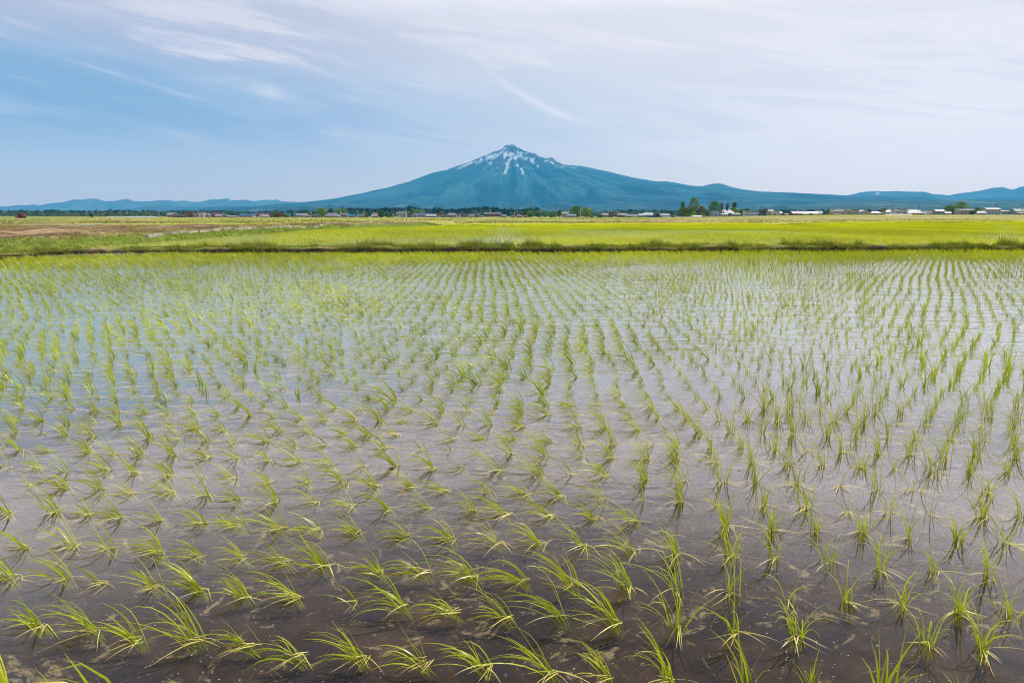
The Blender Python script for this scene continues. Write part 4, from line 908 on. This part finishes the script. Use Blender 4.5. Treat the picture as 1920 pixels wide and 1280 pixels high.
HOUSES = [
 (312, 328, 398.8, 640, 'side', (0.55, 0.57, 0.62), TAN, 'small tan house with light grey metal roof at the left end of the village'),
 (322, 333, 399.8, 620, 'front', BRN, (0.42, 0.30, 0.22), 'brown gabled annex between the light grey roof and the dark barn'),
 (324, 349, 402.3, 600, 'side', DKR, (0.08, 0.06, 0.06), 'long low dark barn left of the dark red roof', .5),
 (345, 365, 397.6, 620, 'side', RED, DKR, 'steep dark red roofed barn', .35),
 (358, 366, 399.5, 612, 'front', (0.18, 0.10, 0.14), (0.30, 0.30, 0.33), 'grey gable end on the right side of the dark red barn'),
 (364, 383, 397.8, 650, 'shed', (0.24, 0.05, 0.08), WH, 'white walled building with thin crimson roof edge', .88),
 (382, 393, 399.2, 660, 'hip', (0.10, 0.32, 0.40), CR, 'teal-blue roof right of the crimson-edged building'),
 (383, 393, 401.3, 610, 'front', (0.25, 0.30, 0.42), (0.50, 0.38, 0.30), 'tan gabled cottage in front of the teal-blue roof'),
 (394, 411, 398.8, 650, 'side', (0.36, 0.13, 0.18), (0.22, 0.10, 0.13), 'plum-coloured house left of the green-grey roof'),
 (402, 416, 402.2, 600, 'side', (0.62, 0.58, 0.60), (0.40, 0.30, 0.30), 'pinkish white roofed workshop below the plum-coloured house'),
 (409, 421, 399.6, 655, 'side', (0.20, 0.38, 0.34), (0.28, 0.28, 0.30), 'green-grey roof above the pinkish white workshop'),
 (416, 428, 402.3, 605, 'hip', (0.22, 0.33, 0.36), (0.35, 0.38, 0.40), 'grey-teal low hip-roofed house'),
 (424, 443, 404.3, 600, 'side', (0.45, 0.47, 0.53), (0.42, 0.42, 0.44), 'low grey shed row left of the blue-roofed warehouse', .45),
 (447, 474, 401.4, 610, 'side', BLU, CR, 'long blue-roofed warehouse with cream walls', .5),
 (469, 481, 400.2, 640, 'side', PINK, (0.10, 0.12, 0.20), 'dark navy house with pink ridge behind the blue warehouse'),
 (484, 501, 400.2, 640, 'side', (0.46, 0.22, 0.28), WH, 'white house with dusky pink roof'),
 (488, 502, 404.0, 600, 'shed', (0.66, 0.66, 0.70), (0.5, 0.5, 0.52), 'low white lean-to in front of the dusky pink roof', .6),
 (504, 517, 399.0, 630, 'side', (0.30, 0.10, 0.10), BRN, 'left half of the red roofed farm with trees in front', .3),
 (519, 531, 399.0, 630, 'side', (0.32, 0.08, 0.10), (0.55, 0.50, 0.44), 'right half of the red roofed farm with white gable edge', .3),
 (535, 545, 400.0, 640, 'side', CYA, PINK, 'small bright blue roof right of the red roofed farm'),
 (549, 560, 400.0, 650, 'side', (0.03, 0.32, 0.62), CR, 'second small bright blue roof beside the cream house'),
 (554, 575, 400.2, 620, 'side', (0.46, 0.50, 0.58), CR, 'cream house with light slate roof'),
 (570, 582, 403.6, 600, 'side', (0.52, 0.33, 0.37), (0.30, 0.25, 0.27), 'low pink roofed outbuilding'),
 (581, 600, 402.4, 610, 'hip', (0.12, 0.13, 0.18), (0.18, 0.18, 0.21), 'dark slate roofed house left of the grey farmhouse'),
 (607, 634, 399.2, 620, 'hip', (0.42, 0.42, 0.47), (0.30, 0.25, 0.25), 'large farmhouse with steep pale grey hip roof', .25),
 (631, 639, 402.0, 640, 'side', BLU, WH, 'tiny blue roof squeezed between farmhouse and two-storey house'),
 (637, 652, 399.8, 610, 'side', (0.36, 0.42, 0.56), (0.36, 0.33, 0.33), 'two-storey grey house with blue-grey roof', .72),
 (652, 664, 401.7, 620, 'side', (0.03, 0.45, 0.68), (0.16, 0.26, 0.30), 'cyan roofed house right of the two-storey grey one', .45),
 (664, 672, 402.0, 620, 'flat', (0.6, 0.58, 0.56), (0.60, 0.56, 0.52), 'cream white box shed right of the cyan roof'),
 (671, 685, 401.3, 620, 'side', (0.26, 0.32, 0.44), (0.14, 0.15, 0.2), 'slate-blue roofed low house', .4),
 (697, 710, 398.6, 640, 'side', (0.42, 0.36, 0.42), (0.5, 0.5, 0.5), 'mauve-topped two-storey house left of the ball-shaped tree', .6),
 (695, 709, 402.8, 600, 'side', (0.56, 0.52, 0.58), (0.25, 0.30, 0.36), 'lower wing with pale roof left of the ball-shaped tree', .5),
 (741, 762, 397.8, 610, 'side', (0.30, 0.30, 0.36), (0.50, 0.46, 0.46), 'large two-storey house with dark grey roof and pale walls', .72),
 (760, 770, 400.5, 630, 'flat', (0.05, 0.05, 0.06), (0.07, 0.06, 0.07), 'dark garage between two pale houses'),
 (769, 783, 400.0, 600, 'front', (0.45, 0.47, 0.52), (0.40, 0.44, 0.52), 'light blue-grey gabled house'),
 (780, 803, 399.8, 640, 'side', (0.13, 0.20, 0.45), (0.40, 0.44, 0.52), 'long building with royal blue roof', .45),
 (798, 818, 401.8, 595, 'side', (0.78, 0.78, 0.80), (0.24, 0.24, 0.30), 'low workshop with bright white roof', .5),
 (817, 832, 400.3, 640, 'flat', (0.14, 0.07, 0.05), (0.26, 0.11, 0.06), 'rust-brown walled shed behind a small white hut'),
 (819, 826, 405.0, 590, 'flat', (0.7, 0.68, 0.68), (0.72, 0.66, 0.66), 'small white box hut in front of the rust-brown shed'),
 (827, 837, 402.6, 600, 'side', (0.08, 0.12, 0.12), TEAL, 'teal walled hut right of the rust-brown shed'),
 (836, 857, 399.3, 620, 'hip', (0.42, 0.42, 0.44), (0.26, 0.26, 0.28), 'grey house with pale layered roof left of the dark temple-like roof', .5),
 (855, 875, 399.2, 630, 'hip', (0.06, 0.05, 0.06), (0.20, 0.18, 0.20), 'dark wide hip-roofed house like a small temple', .5),
 (854, 864, 402.5, 600, 'flat', (0.5, 0.5, 0.54), (0.56, 0.56, 0.60), 'pale blue-white shed between grey and dark hip roofs'),
 (872, 880, 402.4, 610, 'flat', (0.5, 0.42, 0.38), (0.56, 0.46, 0.40), 'cream flat hut right of the dark hip roof'),
 (878, 891, 401.8, 620, 'side', (0.36, 0.40, 0.46), (0.5, 0.5, 0.5), 'grey roofed house left of the white-edged gable'),
 (889, 900, 401.2, 600, 'front', (0.74, 0.74, 0.76), (0.24, 0.20, 0.22), 'brown gabled house with white roof edge'),
 (899, 907, 403.8, 620, 'side', (0.08, 0.40, 0.45), CR, 'small turquoise roof left of the long brick building'),
 (907, 940, 399.5, 600, 'shed', (0.46, 0.50, 0.58), (0.20, 0.10, 0.09), 'long two-storey brick-red building with pale grey roof', .85),
 (938, 950, 402.6, 610, 'side', (0.34, 0.40, 0.50), (0.52, 0.50, 0.46), 'low house with grey-blue roof right of the brick-red building'),
 (956, 968, 403.9, 600, 'hip', (0.36, 0.12, 0.12), (0.55, 0.52, 0.52), 'small red hip-roofed cottage'),
 (968, 980, 402.4, 600, 'hip', (0.45, 0.46, 0.50), (0.16, 0.17, 0.22), 'small dark house with pale grey roof beside the red cottage'),
 (980, 990, 404.3, 600, 'side', (0.30, 0.12, 0.12), (0.24, 0.12, 0.10), 'low brown-red roof left of the green trees'),
 (1053, 1067, 398.0, 620, 'shed', (0.64, 0.70, 0.70), (0.46, 0.42, 0.44), 'two-storey house with white roof left of the large tree pair', .82),
 (1063, 1081, 402.0, 600, 'side', (0.38, 0.48, 0.55), (0.42, 0.42, 0.44), 'low house with pale blue-grey roof below the large tree pair', .6),
 (1128, 1144, 399.8, 700, 'side', (0.42, 0.36, 0.46), (0.46, 0.40, 0.42), 'mauve roofed house above the long hedge'),
 (1141, 1151, 397.0, 680, 'flat', (0.70, 0.66, 0.66), (0.20, 0.09, 0.07), 'tall brown box house with white roof edge'),
 (1158, 1175, 400.0, 690, 'side', (0.36, 0.30, 0.30), (0.40, 0.34, 0.30), 'tan roofed house right of the brown box house'),
 (1173, 1200, 402.2, 640, 'side', (0.33, 0.34, 0.52), (0.72, 0.72, 0.74), 'long violet-grey roofed shed with white front', .5),
 (1198, 1208, 401.0, 620, 'side', (0.72, 0.74, 0.78), (0.18, 0.13, 0.12), 'small house with white roof left of the pale teal roof', .6),
 (1207, 1225, 398.9, 650, 'side', (0.42, 0.64, 0.68), (0.30, 0.28, 0.33), 'house with wide pale teal roof', .5),
 (1215, 1227, 403.8, 620, 'flat', (0.02, 0.16, 0.34), (0.02, 0.20, 0.40), 'bright blue walled hut left of the navy gable'),
 (1224, 1239, 400.8, 600, 'front', (0.015, 0.03, 0.08), (0.02, 0.05, 0.18), 'navy blue gabled shed'),
 (1237, 1244, 404.0, 600, 'flat', (0.06, 0.36, 0.40), (0.08, 0.42, 0.42), 'small turquoise box right of the navy gable'),
 (1238, 1257, 401.2, 690, 'side', (0.38, 0.38, 0.54), (0.40, 0.36, 0.50), 'violet roofed low house above the white fence'),
 (1266, 1275, 404.3, 620, 'front', (0.52, 0.42, 0.60), (0.6, 0.56, 0.62), 'tiny lilac gabled hut left of the grove'),
 (1318, 1325, 403.2, 600, 'front', (0.62, 0.62, 0.64), (0.68, 0.68, 0.70), 'tiny white gabled shed right of the plastic greenhouse'),
 (1330, 1355, 394.4, 620, 'front', (0.03, 0.10, 0.34), (0.38, 0.46, 0.56), 'blue gabled two-storey house beside the grove', .66),
 (1353, 1366, 400.3, 600, 'side', (0.20, 0.60, 0.66), (0.46, 0.44, 0.42), 'low wing with turquoise roof right of the blue gabled house', .7),
 (1352, 1374, 393.2, 700, 'side', (0.58, 0.44, 0.38), (0.5, 0.42, 0.36), 'peach-coloured roof behind the purple house'),
 (1358, 1376, 396.2, 620, 'side', (0.28, 0.30, 0.42), (0.20, 0.13, 0.20), 'dark purple walled house between two turquoise roofs', .7),
 (1373, 1389, 399.7, 600, 'side', (0.34, 0.66, 0.60), (0.42, 0.36, 0.32), 'tan house under a pale mint green canopy roof', .7),
 (1397, 1423, 394.9, 610, 'flat', (0.45, 0.44, 0.50), (0.62, 0.62, 0.72), 'white two-storey apartment block with flat roof'),
 (1439, 1452, 392.3, 660, 'hip', (0.10, 0.11, 0.10), (0.46, 0.44, 0.36), 'cream house with dark hip roof behind the pink-edged gable', .66),
 (1448, 1466, 396.6, 610, 'front', (0.52, 0.28, 0.30), (0.62, 0.62, 0.72), 'white gabled house with pink roof edges', .6),
 (1461, 1467, 397.2, 640, 'side', (0.66, 0.72, 0.62), (0.60, 0.62, 0.68), 'narrow white annex with pale green roof', .75),
 (1470, 1485, 401.0, 640, 'side', (0.50, 0.30, 0.28), (0.5, 0.36, 0.32), 'low reddish roof left of the long pink roof'),
 (1486, 1517, 396.4, 610, 'side', (0.44, 0.32, 0.38), (0.15, 0.15, 0.17), 'longest pale pink roofed barn', .45),
 (1506, 1517, 401.2, 600, 'side', (0.52, 0.30, 0.34), (0.34, 0.37, 0.42), 'small porch with pink roof at the right end of the long pink barn', .6),
 (1515, 1534, 396.8, 640, 'side', (0.56, 0.62, 0.50), (0.14, 0.13, 0.14), 'house with pale green-white roof right of the long pink barn', .5),
 (1530, 1543, 395.9, 660, 'side', (0.68, 0.70, 0.68), (0.14, 0.16, 0.2), 'small house with white roof behind the mauve low house', .55),
 (1526, 1543, 400.0, 610, 'hip', (0.36, 0.28, 0.36), (0.40, 0.34, 0.40), 'mauve low hip-roofed house'),
 (1558, 1586, 394.0, 650, 'side', (0.14, 0.12, 0.14), (0.42, 0.42, 0.50), 'wide two-storey grey-lilac house with dark roof', .75),
 (1567, 1577, 392.8, 680, 'side', (0.66, 0.66, 0.66), (0.4, 0.4, 0.44), 'white ridge roof peeping above the wide lilac house'),
 (1564, 1573, 400.3, 605, 'shed', (0.66, 0.66, 0.62), (0.12, 0.12, 0.13), 'small dark shed with white roof before the wide lilac house', .7),
 (1574, 1587, 398.0, 615, 'flat', (0.30, 0.28, 0.34), (0.58, 0.52, 0.56), 'pinkish white wing right of the small dark shed'),
 (1588, 1610, 393.0, 620, 'front', (0.10, 0.09, 0.11), (0.50, 0.44, 0.34), 'beige gabled two-storey house with dark roof', .72),
 (1611, 1622, 393.8, 640, 'side', (0.66, 0.70, 0.74), (0.34, 0.48, 0.60), 'pale blue walled house with white roof', .7),
 (1619, 1631, 394.2, 625, 'front', (0.12, 0.10, 0.10), (0.52, 0.46, 0.36), 'cream gabled house right of the pale blue one', .66),
 (1633, 1654, 396.0, 640, 'hip', (0.50, 0.28, 0.25), (0.44, 0.34, 0.28), 'low wide house with pink tiled roof', .42),
 (1660, 1679, 393.6, 640, 'hip', (0.48, 0.30, 0.26), (0.52, 0.50, 0.46), 'cream house with salmon hip roof', .55),
 (1678, 1704, 392.6, 620, 'front', (0.42, 0.22, 0.22), (0.58, 0.62, 0.62), 'pale house with wide low pink gable and two small windows', .72),
 (1702, 1728, 393.8, 660, 'side', (0.50, 0.58, 0.52), (0.12, 0.12, 0.15), 'long pale green roof behind the low white roof', .5),
 (1703, 1733, 397.4, 610, 'side', (0.48, 0.50, 0.45), (0.12, 0.13, 0.15), 'long low barn with white roof right of the pink gable', .5),
 (1731, 1745, 396.2, 650, 'side', (0.32, 0.10, 0.08), (0.14, 0.10, 0.1), 'brick red roofed house left of the bright pink roof'),
 (1743, 1756, 395.7, 640, 'hip', (0.56, 0.24, 0.24), (0.28, 0.26, 0.3), 'bright pink-red hip-roofed house', .4),
 (1754, 1772, 393.2, 620, 'side', (0.64, 0.64, 0.68), (0.30, 0.30, 0.34), 'grey two-storey house with white roof left of the large trees', .72),
 (1771, 1785, 397.0, 620, 'side', (0.66, 0.68, 0.78), (0.10, 0.12, 0.22), 'low shed with lilac white roof under the large trees', .5),
 (1800, 1828, 392.0, 625, 'shed', (0.60, 0.60, 0.62), (0.42, 0.39, 0.36), 'long tan two-storey house with white roof right of the large trees', .84),
 (1829, 1850, 396.0, 610, 'side', (0.46, 0.58, 0.50), (0.20, 0.22, 0.24), 'grey shed with pale green roof left of the tall white house', .5),
 (1829, 1837, 400.3, 600, 'flat', (0.6, 0.52, 0.52), (0.60, 0.54, 0.54), 'pinkish white box at the left of the pale green roofed shed'),
 (1850, 1877, 389.8, 620, 'side', (0.72, 0.70, 0.72), (0.50, 0.50, 0.60), 'tall white two-storey house with white roof near the right edge', .78),
 (1875, 1895, 394.4, 640, 'shed', (0.66, 0.56, 0.52), (0.50, 0.44, 0.46), 'low house with pinkish white roof right of the tall white house', .78),
 (1903, 1926, 391.8, 630, 'side', (0.46, 0.60, 0.52), (0.30, 0.33, 0.38), 'grey house with pale green roof cut by the right edge', .6),
 (1913, 1930, 398.6, 600, 'shed', (0.58, 0.60, 0.66), (0.2, 0.2, 0.22), 'white lean-to roof at the right edge of the picture', .7),
]
for i, h_ in enumerate(HOUSES):
    px0, px1, yt, D, kd, rc, wc, lb = h_[:8]; wf = h_[8] if len(h_) > 8 else 0.55
    nm = 'barn' if 'barn' in lb or 'warehouse' in lb else 'shed' if kd == 'flat' and 'apartment' not in lb or 'shed' in lb or 'hut' in lb else 'house'
    house(px0, px1, yt, D, kd, rc, wc, lb, nm, wf=wf if kd != 'flat' else 1.0, depth=min(10, max(4, (px1 - px0) * .35)), cat=nm, chim=(i % 7 == 3), nwin=5 if 'apartment' in lb else 2 if 'two small windows' in lb else None)
greenhouse(239, 291, 405.6, 620, 'long white greenhouse at the left of the plain')
greenhouse(203, 238, 406.4, 640, 'lower grey-white greenhouse left of the long white one', 5, (0.5, 0.5, 0.52))
greenhouse(1658, 1708, 401.2, 600, 'long bright white greenhouse in front of the pink gabled house', 5)
greenhouse(1296, 1315, 403.8, 595, 'short white plastic greenhouse in front of the grove')
def fence(px0, px1, ytop, D, label, cc_=(0.66, 0.66, 0.66)):
    x0 = at(px0, HOR, D)[0]; x1 = at(px1, HOR, D)[0]; g0 = float(ground_z((x0 + x1) / 2, D)); h_ = at(px0, ytop, D)[1] - g0
    e = empty('fence', ((x0 + x1) / 2, D, g0)); W = x1 - x0
    mt = plain('fence_paint', cc_, .6)
    MB().box(-W / 2, W / 2, -.03, .03, .1, h_).build('panel', mt, e)
    n_ = max(2, int(W / 3))
    for i in range(n_ + 1): MB().box(-W / 2 + i * W / n_ - .05, -W / 2 + i * W / n_ + .05, -.1, -.03, -.1, h_ + .1).build('post', mt, e)
    return tag(e, label, 'fence')
fence(1242, 1257, 405.6, 585, 'white fence left of the small green shrub')
fence(1265, 1297, 406.2, 585, 'long white fence running up to the plastic greenhouse')
fence(1115, 1122, 407.0, 560, 'short white panel at the left end of the dark hedge')

# utility poles
M_pole = plain('pole_concrete', (0.16, 0.15, 0.15), .8); M_polel = plain('pole_pale', (0.42, 0.40, 0.38), .8)
POLES = [(307, 396, 1, 'pale utility pole at the left end of the village'), (588, 391, 1, 'pale utility pole left of the three village trees'), (643, 394.5, 1, 'utility pole in front of the mid green tree'), (675, 395, 1, 'short pale pole right of the cyan roof'), (920, 393, 1, 'pale utility pole in front of the brick-red building'),
 (964.5, 397, 1, 'short utility pole above the small red cottage'), (1041.5, 381, 0, 'tall dark mast left of the large tree pair'), (1086.5, 391.5, 1, 'pale utility pole with arms in front of the large tree pair'), (1157.5, 391, 0, 'utility pole rising from the long dark hedge'), (1232, 390, 1, 'thin pole above the navy gable'),
 (1352, 379, 1, 'pale pole beside the bare trees behind the blue house'), (1405, 383.5, 0, 'antenna pole above the white apartment block'), (1421, 385, 0, 'dark pole behind the reddish bare tree'), (1483, 386.5, 0, 'dark utility pole left of the longest pink barn'), (1575, 385, 0, 'dark utility pole above the wide lilac house'),
 (1616, 388, 0, 'short dark pole above the pale blue house'), (1650.5, 384.5, 0, 'dark pole left of the spreading green tree'), (1662.5, 385.5, 0, 'dark pole right of the spreading green tree'), (1711, 383.5, 0, 'dark utility pole above the long pale green roof'), (1754.5, 383.5, 0, 'dark utility pole left of the large right-hand trees'),
 (1769.5, 382.5, 0, 'dark pole rising out of the olive green tree'), (1853.5, 384, 0, 'shorter dark pole left of the tall white house'), (1856.5, 382, 0, 'taller dark pole at the tall white house'), (1903.5, 382.5, 0, 'dark utility pole nearest the right edge')]
for i, (px, yt, pale, lb) in enumerate(POLES):
    D = 640 if px > 1300 else 615; x = at(px, HOR, D)[0]; g0 = float(ground_z(x, D)); h_ = at(px, yt, D)[1] - g0
    e = empty('utility_pole', (x, D - 8, g0)); mt = M_polel if pale else M_pole
    MB().tube((0, 0, -.2), (0, 0, h_), .27, .2, 8).build('pole', mt, e)
    MB().box(-.9, .9, -.3, -.2, h_ - .7, h_ - .55).build('crossarm', mt, e)
    if i % 3 == 0: MB().tube((0.35, -.2, h_ - 2.2), (0.35, -.2, h_ - 1.3), .22, .22, 8).build('transformer', mt, e)
    tag(e, lb, 'utility pole', 'utility poles along the village')

# vehicles
def car(px, D, cc_, label, kind='car', rz=0.0, L_=4.2):
    x = at(px, HOR, D)[0]; g0 = float(ground_z(x, D)); e = empty('parked_' + kind, (x, D, g0), rz)
    pm = plain('paint_' + label[:8], cc_, .3, .03, 1, .5); hw = L_ / 2
    if kind == 'van': pr = [(-hw, .3), (-hw, 1.1), (-hw + .5, 1.85), (hw - .1, 1.9), (hw, 1.7), (hw, .3)]; cab = [(-hw + .62, 1.18), (-hw + .78, 1.68), (hw - .3, 1.70), (hw - .3, 1.18)]
    else: pr = [(-hw, .3), (-hw, .75), (-hw + .9, .92), (-hw + 1.5, 1.42), (hw - 1.1, 1.45), (hw - .3, .98), (hw, .9), (hw, .3)]; cab = [(-hw + 1.15, .95), (-hw + 1.6, 1.34), (hw - 1.15, 1.36), (hw - .6, .98)]
    bd = MB().prism(pr[::-1], -.8, .8).build('body', pm, e)
    MB().prism(cab[::-1], -.83, .83).build('window', M_win, e)
    for sx in (-hw + .8, hw - .8):
        for sy_ in (-.82, .62):
            wh = MB().tube((sx, sy_, .32), (sx, sy_ + .2, .32), .32, .32, 14).build('wheel', plain('tyre', (.02, .02, .02), .9), e)
            MB().tube((sx, sy_ - .01, .32), (sx, sy_ + .21, .32), .17, .17, 10).build('rim', M_frame, wh)
    for sy_ in (-.6, .45): MB().box(-hw - .03, -hw + .03, sy_, sy_ + .2, .6, .75).build('headlight', M_frame, e)
    return tag(e, label, kind)
car(746, 590, (0.75, 0.75, 0.76), 'white car parked at the left end of the large grey-roofed house', 'car')
car(1738, 590, (0.55, 0.68, 0.70), 'pale blue-white van parked below the brick red roof', 'van', .2)
car(1878.5, 590, (0.10, 0.38, 0.60), 'light blue car parked right of the tall white house', 'car')

def tractor():
    D = 385; x = at(40, HOR, D)[0]; g0 = float(ground_z(x, D)); e = empty('tractor', (x, D, g0))
    rd = plain('tractor_red', (0.42, 0.025, 0.02), .4, .05, 1, .4); bk = plain('tyre', (.02, .02, .02), .9)
    MB().prism([(-.2, .75), (2.1, .75), (2.25, 1.0), (2.2, 1.5), (1.9, 1.62), (-.2, 1.75)][::-1], -.45, .45).box(-1.0, 0, -.8, .8, .8, 1.3).build('hood', rd, e)
    cabn = MB().box(-1.15, .15, -.7, .7, 1.3, 2.55).build('cabin_glass', M_win, e)
    for sx in (-1.18, .18):
        for sy_ in (-.72, .72): MB().box(sx - .05, sx + .05, sy_ - .05, sy_ + .05, 1.25, 2.6).build('cabin_pillar', rd, e)
    MB().box(-1.35, .35, -.85, .85, 2.56, 2.78).build('roof', rd, e)
    for sx, r_, wd_ in ((-.75, .8, .45), (1.6, .5, .32)):
        for sy_ in (-.95, .55):
            wh = MB().tube((sx, sy_, r_), (sx, sy_ + wd_, r_), r_, r_, 18).build('wheel', bk, e)
            MB().tube((sx, sy_ - .02, r_), (sx, sy_ + wd_ + .02, r_), r_ * .5, r_ * .5, 12).build('rim', plain('rim_red', (.35, .05, .03), .5), wh)
    MB().box(-2.9, -1.4, -1.1, 1.1, .25, .85).box(-1.6, -1.0, -.15, .15, .5, .75).build('tiller', rd, e)
    tag(e, 'small red tractor with cabin and rear tiller on the far left field', 'tractor')
tractor()

# ------------------------------------------------------------------ details on the banks
M_slab = plain('concrete_slab', (0.50, 0.44, 0.37), .9, .18, 2.5)
path_pts = [(268, 452.6), (300, 449.5), (350, 445.8), (420, 440.6), (480, 436.8), (540, 433), (580, 430.8), (618, 428.2), (660, 426.8)]
def slab_pt(i):
    px = np.interp(i, range(len(path_pts)), [p[0] for p in path_pts]); py = np.interp(i, range(len(path_pts)), [p[1] for p in path_pts])
    D = (CAMH - .10) * 1323 / (py - HOR); return at(px, HOR, D)[0], D
rg = np.random.default_rng(44); tt_ = np.linspace(0, len(path_pts) - 1, 26)
PTS = [slab_pt(t_) for t_ in tt_]; cnt = 0
for i in range(25):
    if i in (3, 12, 18): continue
    (xa, ya), (xb, yb) = PTS[i], PTS[i + 1]; L_ = math.hypot(xb - xa, yb - ya) * rg.uniform(.78, .96); ang = math.atan2(yb - ya, xb - xa)
    mb = MB(); n_ = 5; h_ = .09
    for s_ in range(n_ - 1):
        a_ = -L_ / 2 + L_ * s_ / (n_ - 1); b_ = a_ + L_ / (n_ - 1) - .015
        mb.prism([(a_, -.35), (a_, h_ + rg.normal(0, .008)), (b_, h_ + rg.normal(0, .008)), (b_, -.35)], -.16, .16)
    o = mb.build('concrete_slab', M_slab); xm, ym = (xa + xb) / 2, (ya + yb) / 2
    o.location = (xm, ym, float(ground_z(xm, ym))); o.rotation_euler = (rg.normal(0, .04), 0, ang)
    tag(o, 'pale concrete kerb slab, %s from the near end of the row beside the second paddy' % ordw[cnt], 'concrete slab', 'kerb slabs edging the second paddy'); cnt += 1
def weed(px, py, D, h_, n_, colr, label, name='weed', flower=None, seed=1, spread=.16):
    rg = np.random.default_rng(seed); x = at(px, HOR, D)[0]; z0 = float(ground_z(x, D)); o_ = D - float(bund_y(x))
    if 0 < o_ < 1.15: z0 = float(np.interp(o_, prof[:, 0], prof[:, 1])) * .9
    e = empty(name, (x, D, z0))
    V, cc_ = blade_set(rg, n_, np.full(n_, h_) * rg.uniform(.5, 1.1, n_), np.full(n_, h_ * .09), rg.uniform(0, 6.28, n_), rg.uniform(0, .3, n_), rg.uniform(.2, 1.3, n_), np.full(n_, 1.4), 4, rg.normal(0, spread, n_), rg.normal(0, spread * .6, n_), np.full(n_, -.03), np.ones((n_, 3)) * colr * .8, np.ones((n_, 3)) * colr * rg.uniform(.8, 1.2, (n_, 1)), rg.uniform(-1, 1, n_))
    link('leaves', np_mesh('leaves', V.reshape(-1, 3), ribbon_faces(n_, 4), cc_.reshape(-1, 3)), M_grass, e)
    if flower is not None:
        cs = [(rg.normal(0, spread), rg.normal(0, spread * .6), h_ * rg.uniform(.7, 1.0)) for _ in range(9)]
        Vq, Cq = crown_quads(rg, cs, [h_ * .10] * 9, 26, h_ * .05, flower, .1, .8); link('flower_heads', quads_mesh('flower_heads', Vq, Cq), M_grass, e)
    return tag(e, label, 'weed' if flower is None else 'flowering weed')
DW = np.array((0.07, 0.15, 0.015))
for i, (px, dd_, h_, lb) in enumerate([(712, .7, .28, 'tallest dark weed clump on the bund left of the mountain'), (640, .75, .18, 'low dark weed clump on the bund left of the tallest one'), (896, .8, .32, 'dark weed clump on the bund below the mountain left slope'), (1046, .8, .16, 'low dark weed clump on the bund right of the picture middle'),
        (1246, .8, .24, 'dark weed clump on the bund, left one of two close clumps in the right half'), (1328, .8, .24, 'dark weed clump on the bund, right one of two close clumps in the right half'), (1552, .8, .15, 'small dark weed clump on the bund in the right third'), (1775, .8, .2, 'dark weed clump on the bund near the right end')]):
    D = float(bund_y(at(px, HOR, 30)[0])) + dd_; weed(px, 455, D, h_, 46, DW, lb, seed=60 + i)
for i, (px, D, h_, lb) in enumerate([(170, 58, .26, 'white flowering weed left of the taller one on the left bank'), (181, 58, .36, 'tall white flowering weed standing on the left bank'), (430, 66, .3, 'white flowering weeds left in the line along the bank top'), (440, 66, .24, 'low white flowering weed right beside the first in the line'),
        (545, 78, .34, 'white flowering weeds in the middle of the bank top line'), (602, 88, .55, 'largest bunch of white flowers where the bank narrows'), (621, 92, .35, 'small bunch of white flowers right of the largest')]):
    weed(px, 420, D, h_, 22, np.array((0.30, 0.30, 0.08)), lb, 'flowering_weed', (0.75, 0.70, 0.62), 80 + i, .28)
def straw_pile(px, D, w_, h_, label, seed):
    rg = np.random.default_rng(seed); n_ = 420; x = at(px, HOR, D)[0]; z0 = float(ground_z(x, D)); o_ = D - float(bund_y(x))
    if 0 < o_ < 1.15: z0 = float(np.interp(o_, prof[:, 0], prof[:, 1])) * .9
    r_ = np.sqrt(rg.random(n_)) * w_ / 2; a_ = rg.uniform(0, 6.28, n_); zz = (h_ * (1 - (r_ / (w_ / 2)) ** 1.5)) * rg.random(n_)
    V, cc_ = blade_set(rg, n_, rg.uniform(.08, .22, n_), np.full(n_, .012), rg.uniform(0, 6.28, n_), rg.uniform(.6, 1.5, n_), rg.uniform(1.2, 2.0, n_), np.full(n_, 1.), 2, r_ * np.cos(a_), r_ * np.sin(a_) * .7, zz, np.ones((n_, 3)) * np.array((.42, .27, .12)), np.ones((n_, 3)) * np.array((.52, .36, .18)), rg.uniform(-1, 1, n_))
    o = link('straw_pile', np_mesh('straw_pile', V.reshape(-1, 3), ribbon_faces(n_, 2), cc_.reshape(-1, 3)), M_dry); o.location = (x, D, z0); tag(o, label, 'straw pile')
b_ = lambda px: float(bund_y(at(px, HOR, 29)[0]))
straw_pile(429, b_(429) + 1.0, .75, .30, 'rusty brown heap of straw on the bund at the left', 1)
straw_pile(405, b_(405) + .9, .45, .14, 'small brown straw tuft left of the rusty heap', 2)
straw_pile(325, b_(325) + .9, .6, .12, 'flat spread of brown straw on the bund corner', 3)

# ------------------------------------------------------------------ air
m_, n, out = mat('haze_air')
pv = n.new('ShaderNodeVolumePrincipled'); pv.inputs['Color'].default_value = (0.09, 0.56, 1.0, 1); pv.inputs['Density'].default_value = HAZE; pv.inputs['Anisotropy'].default_value = 0.0
n.l.new(pv.outputs[0], out.inputs['Volume'])
hb = MB().box(-34000, 34000, -3000, 20800, -70, 1900).build('haze', m_)
tag(hb, 'pale blue summer haze over the plain', kind='stuff')
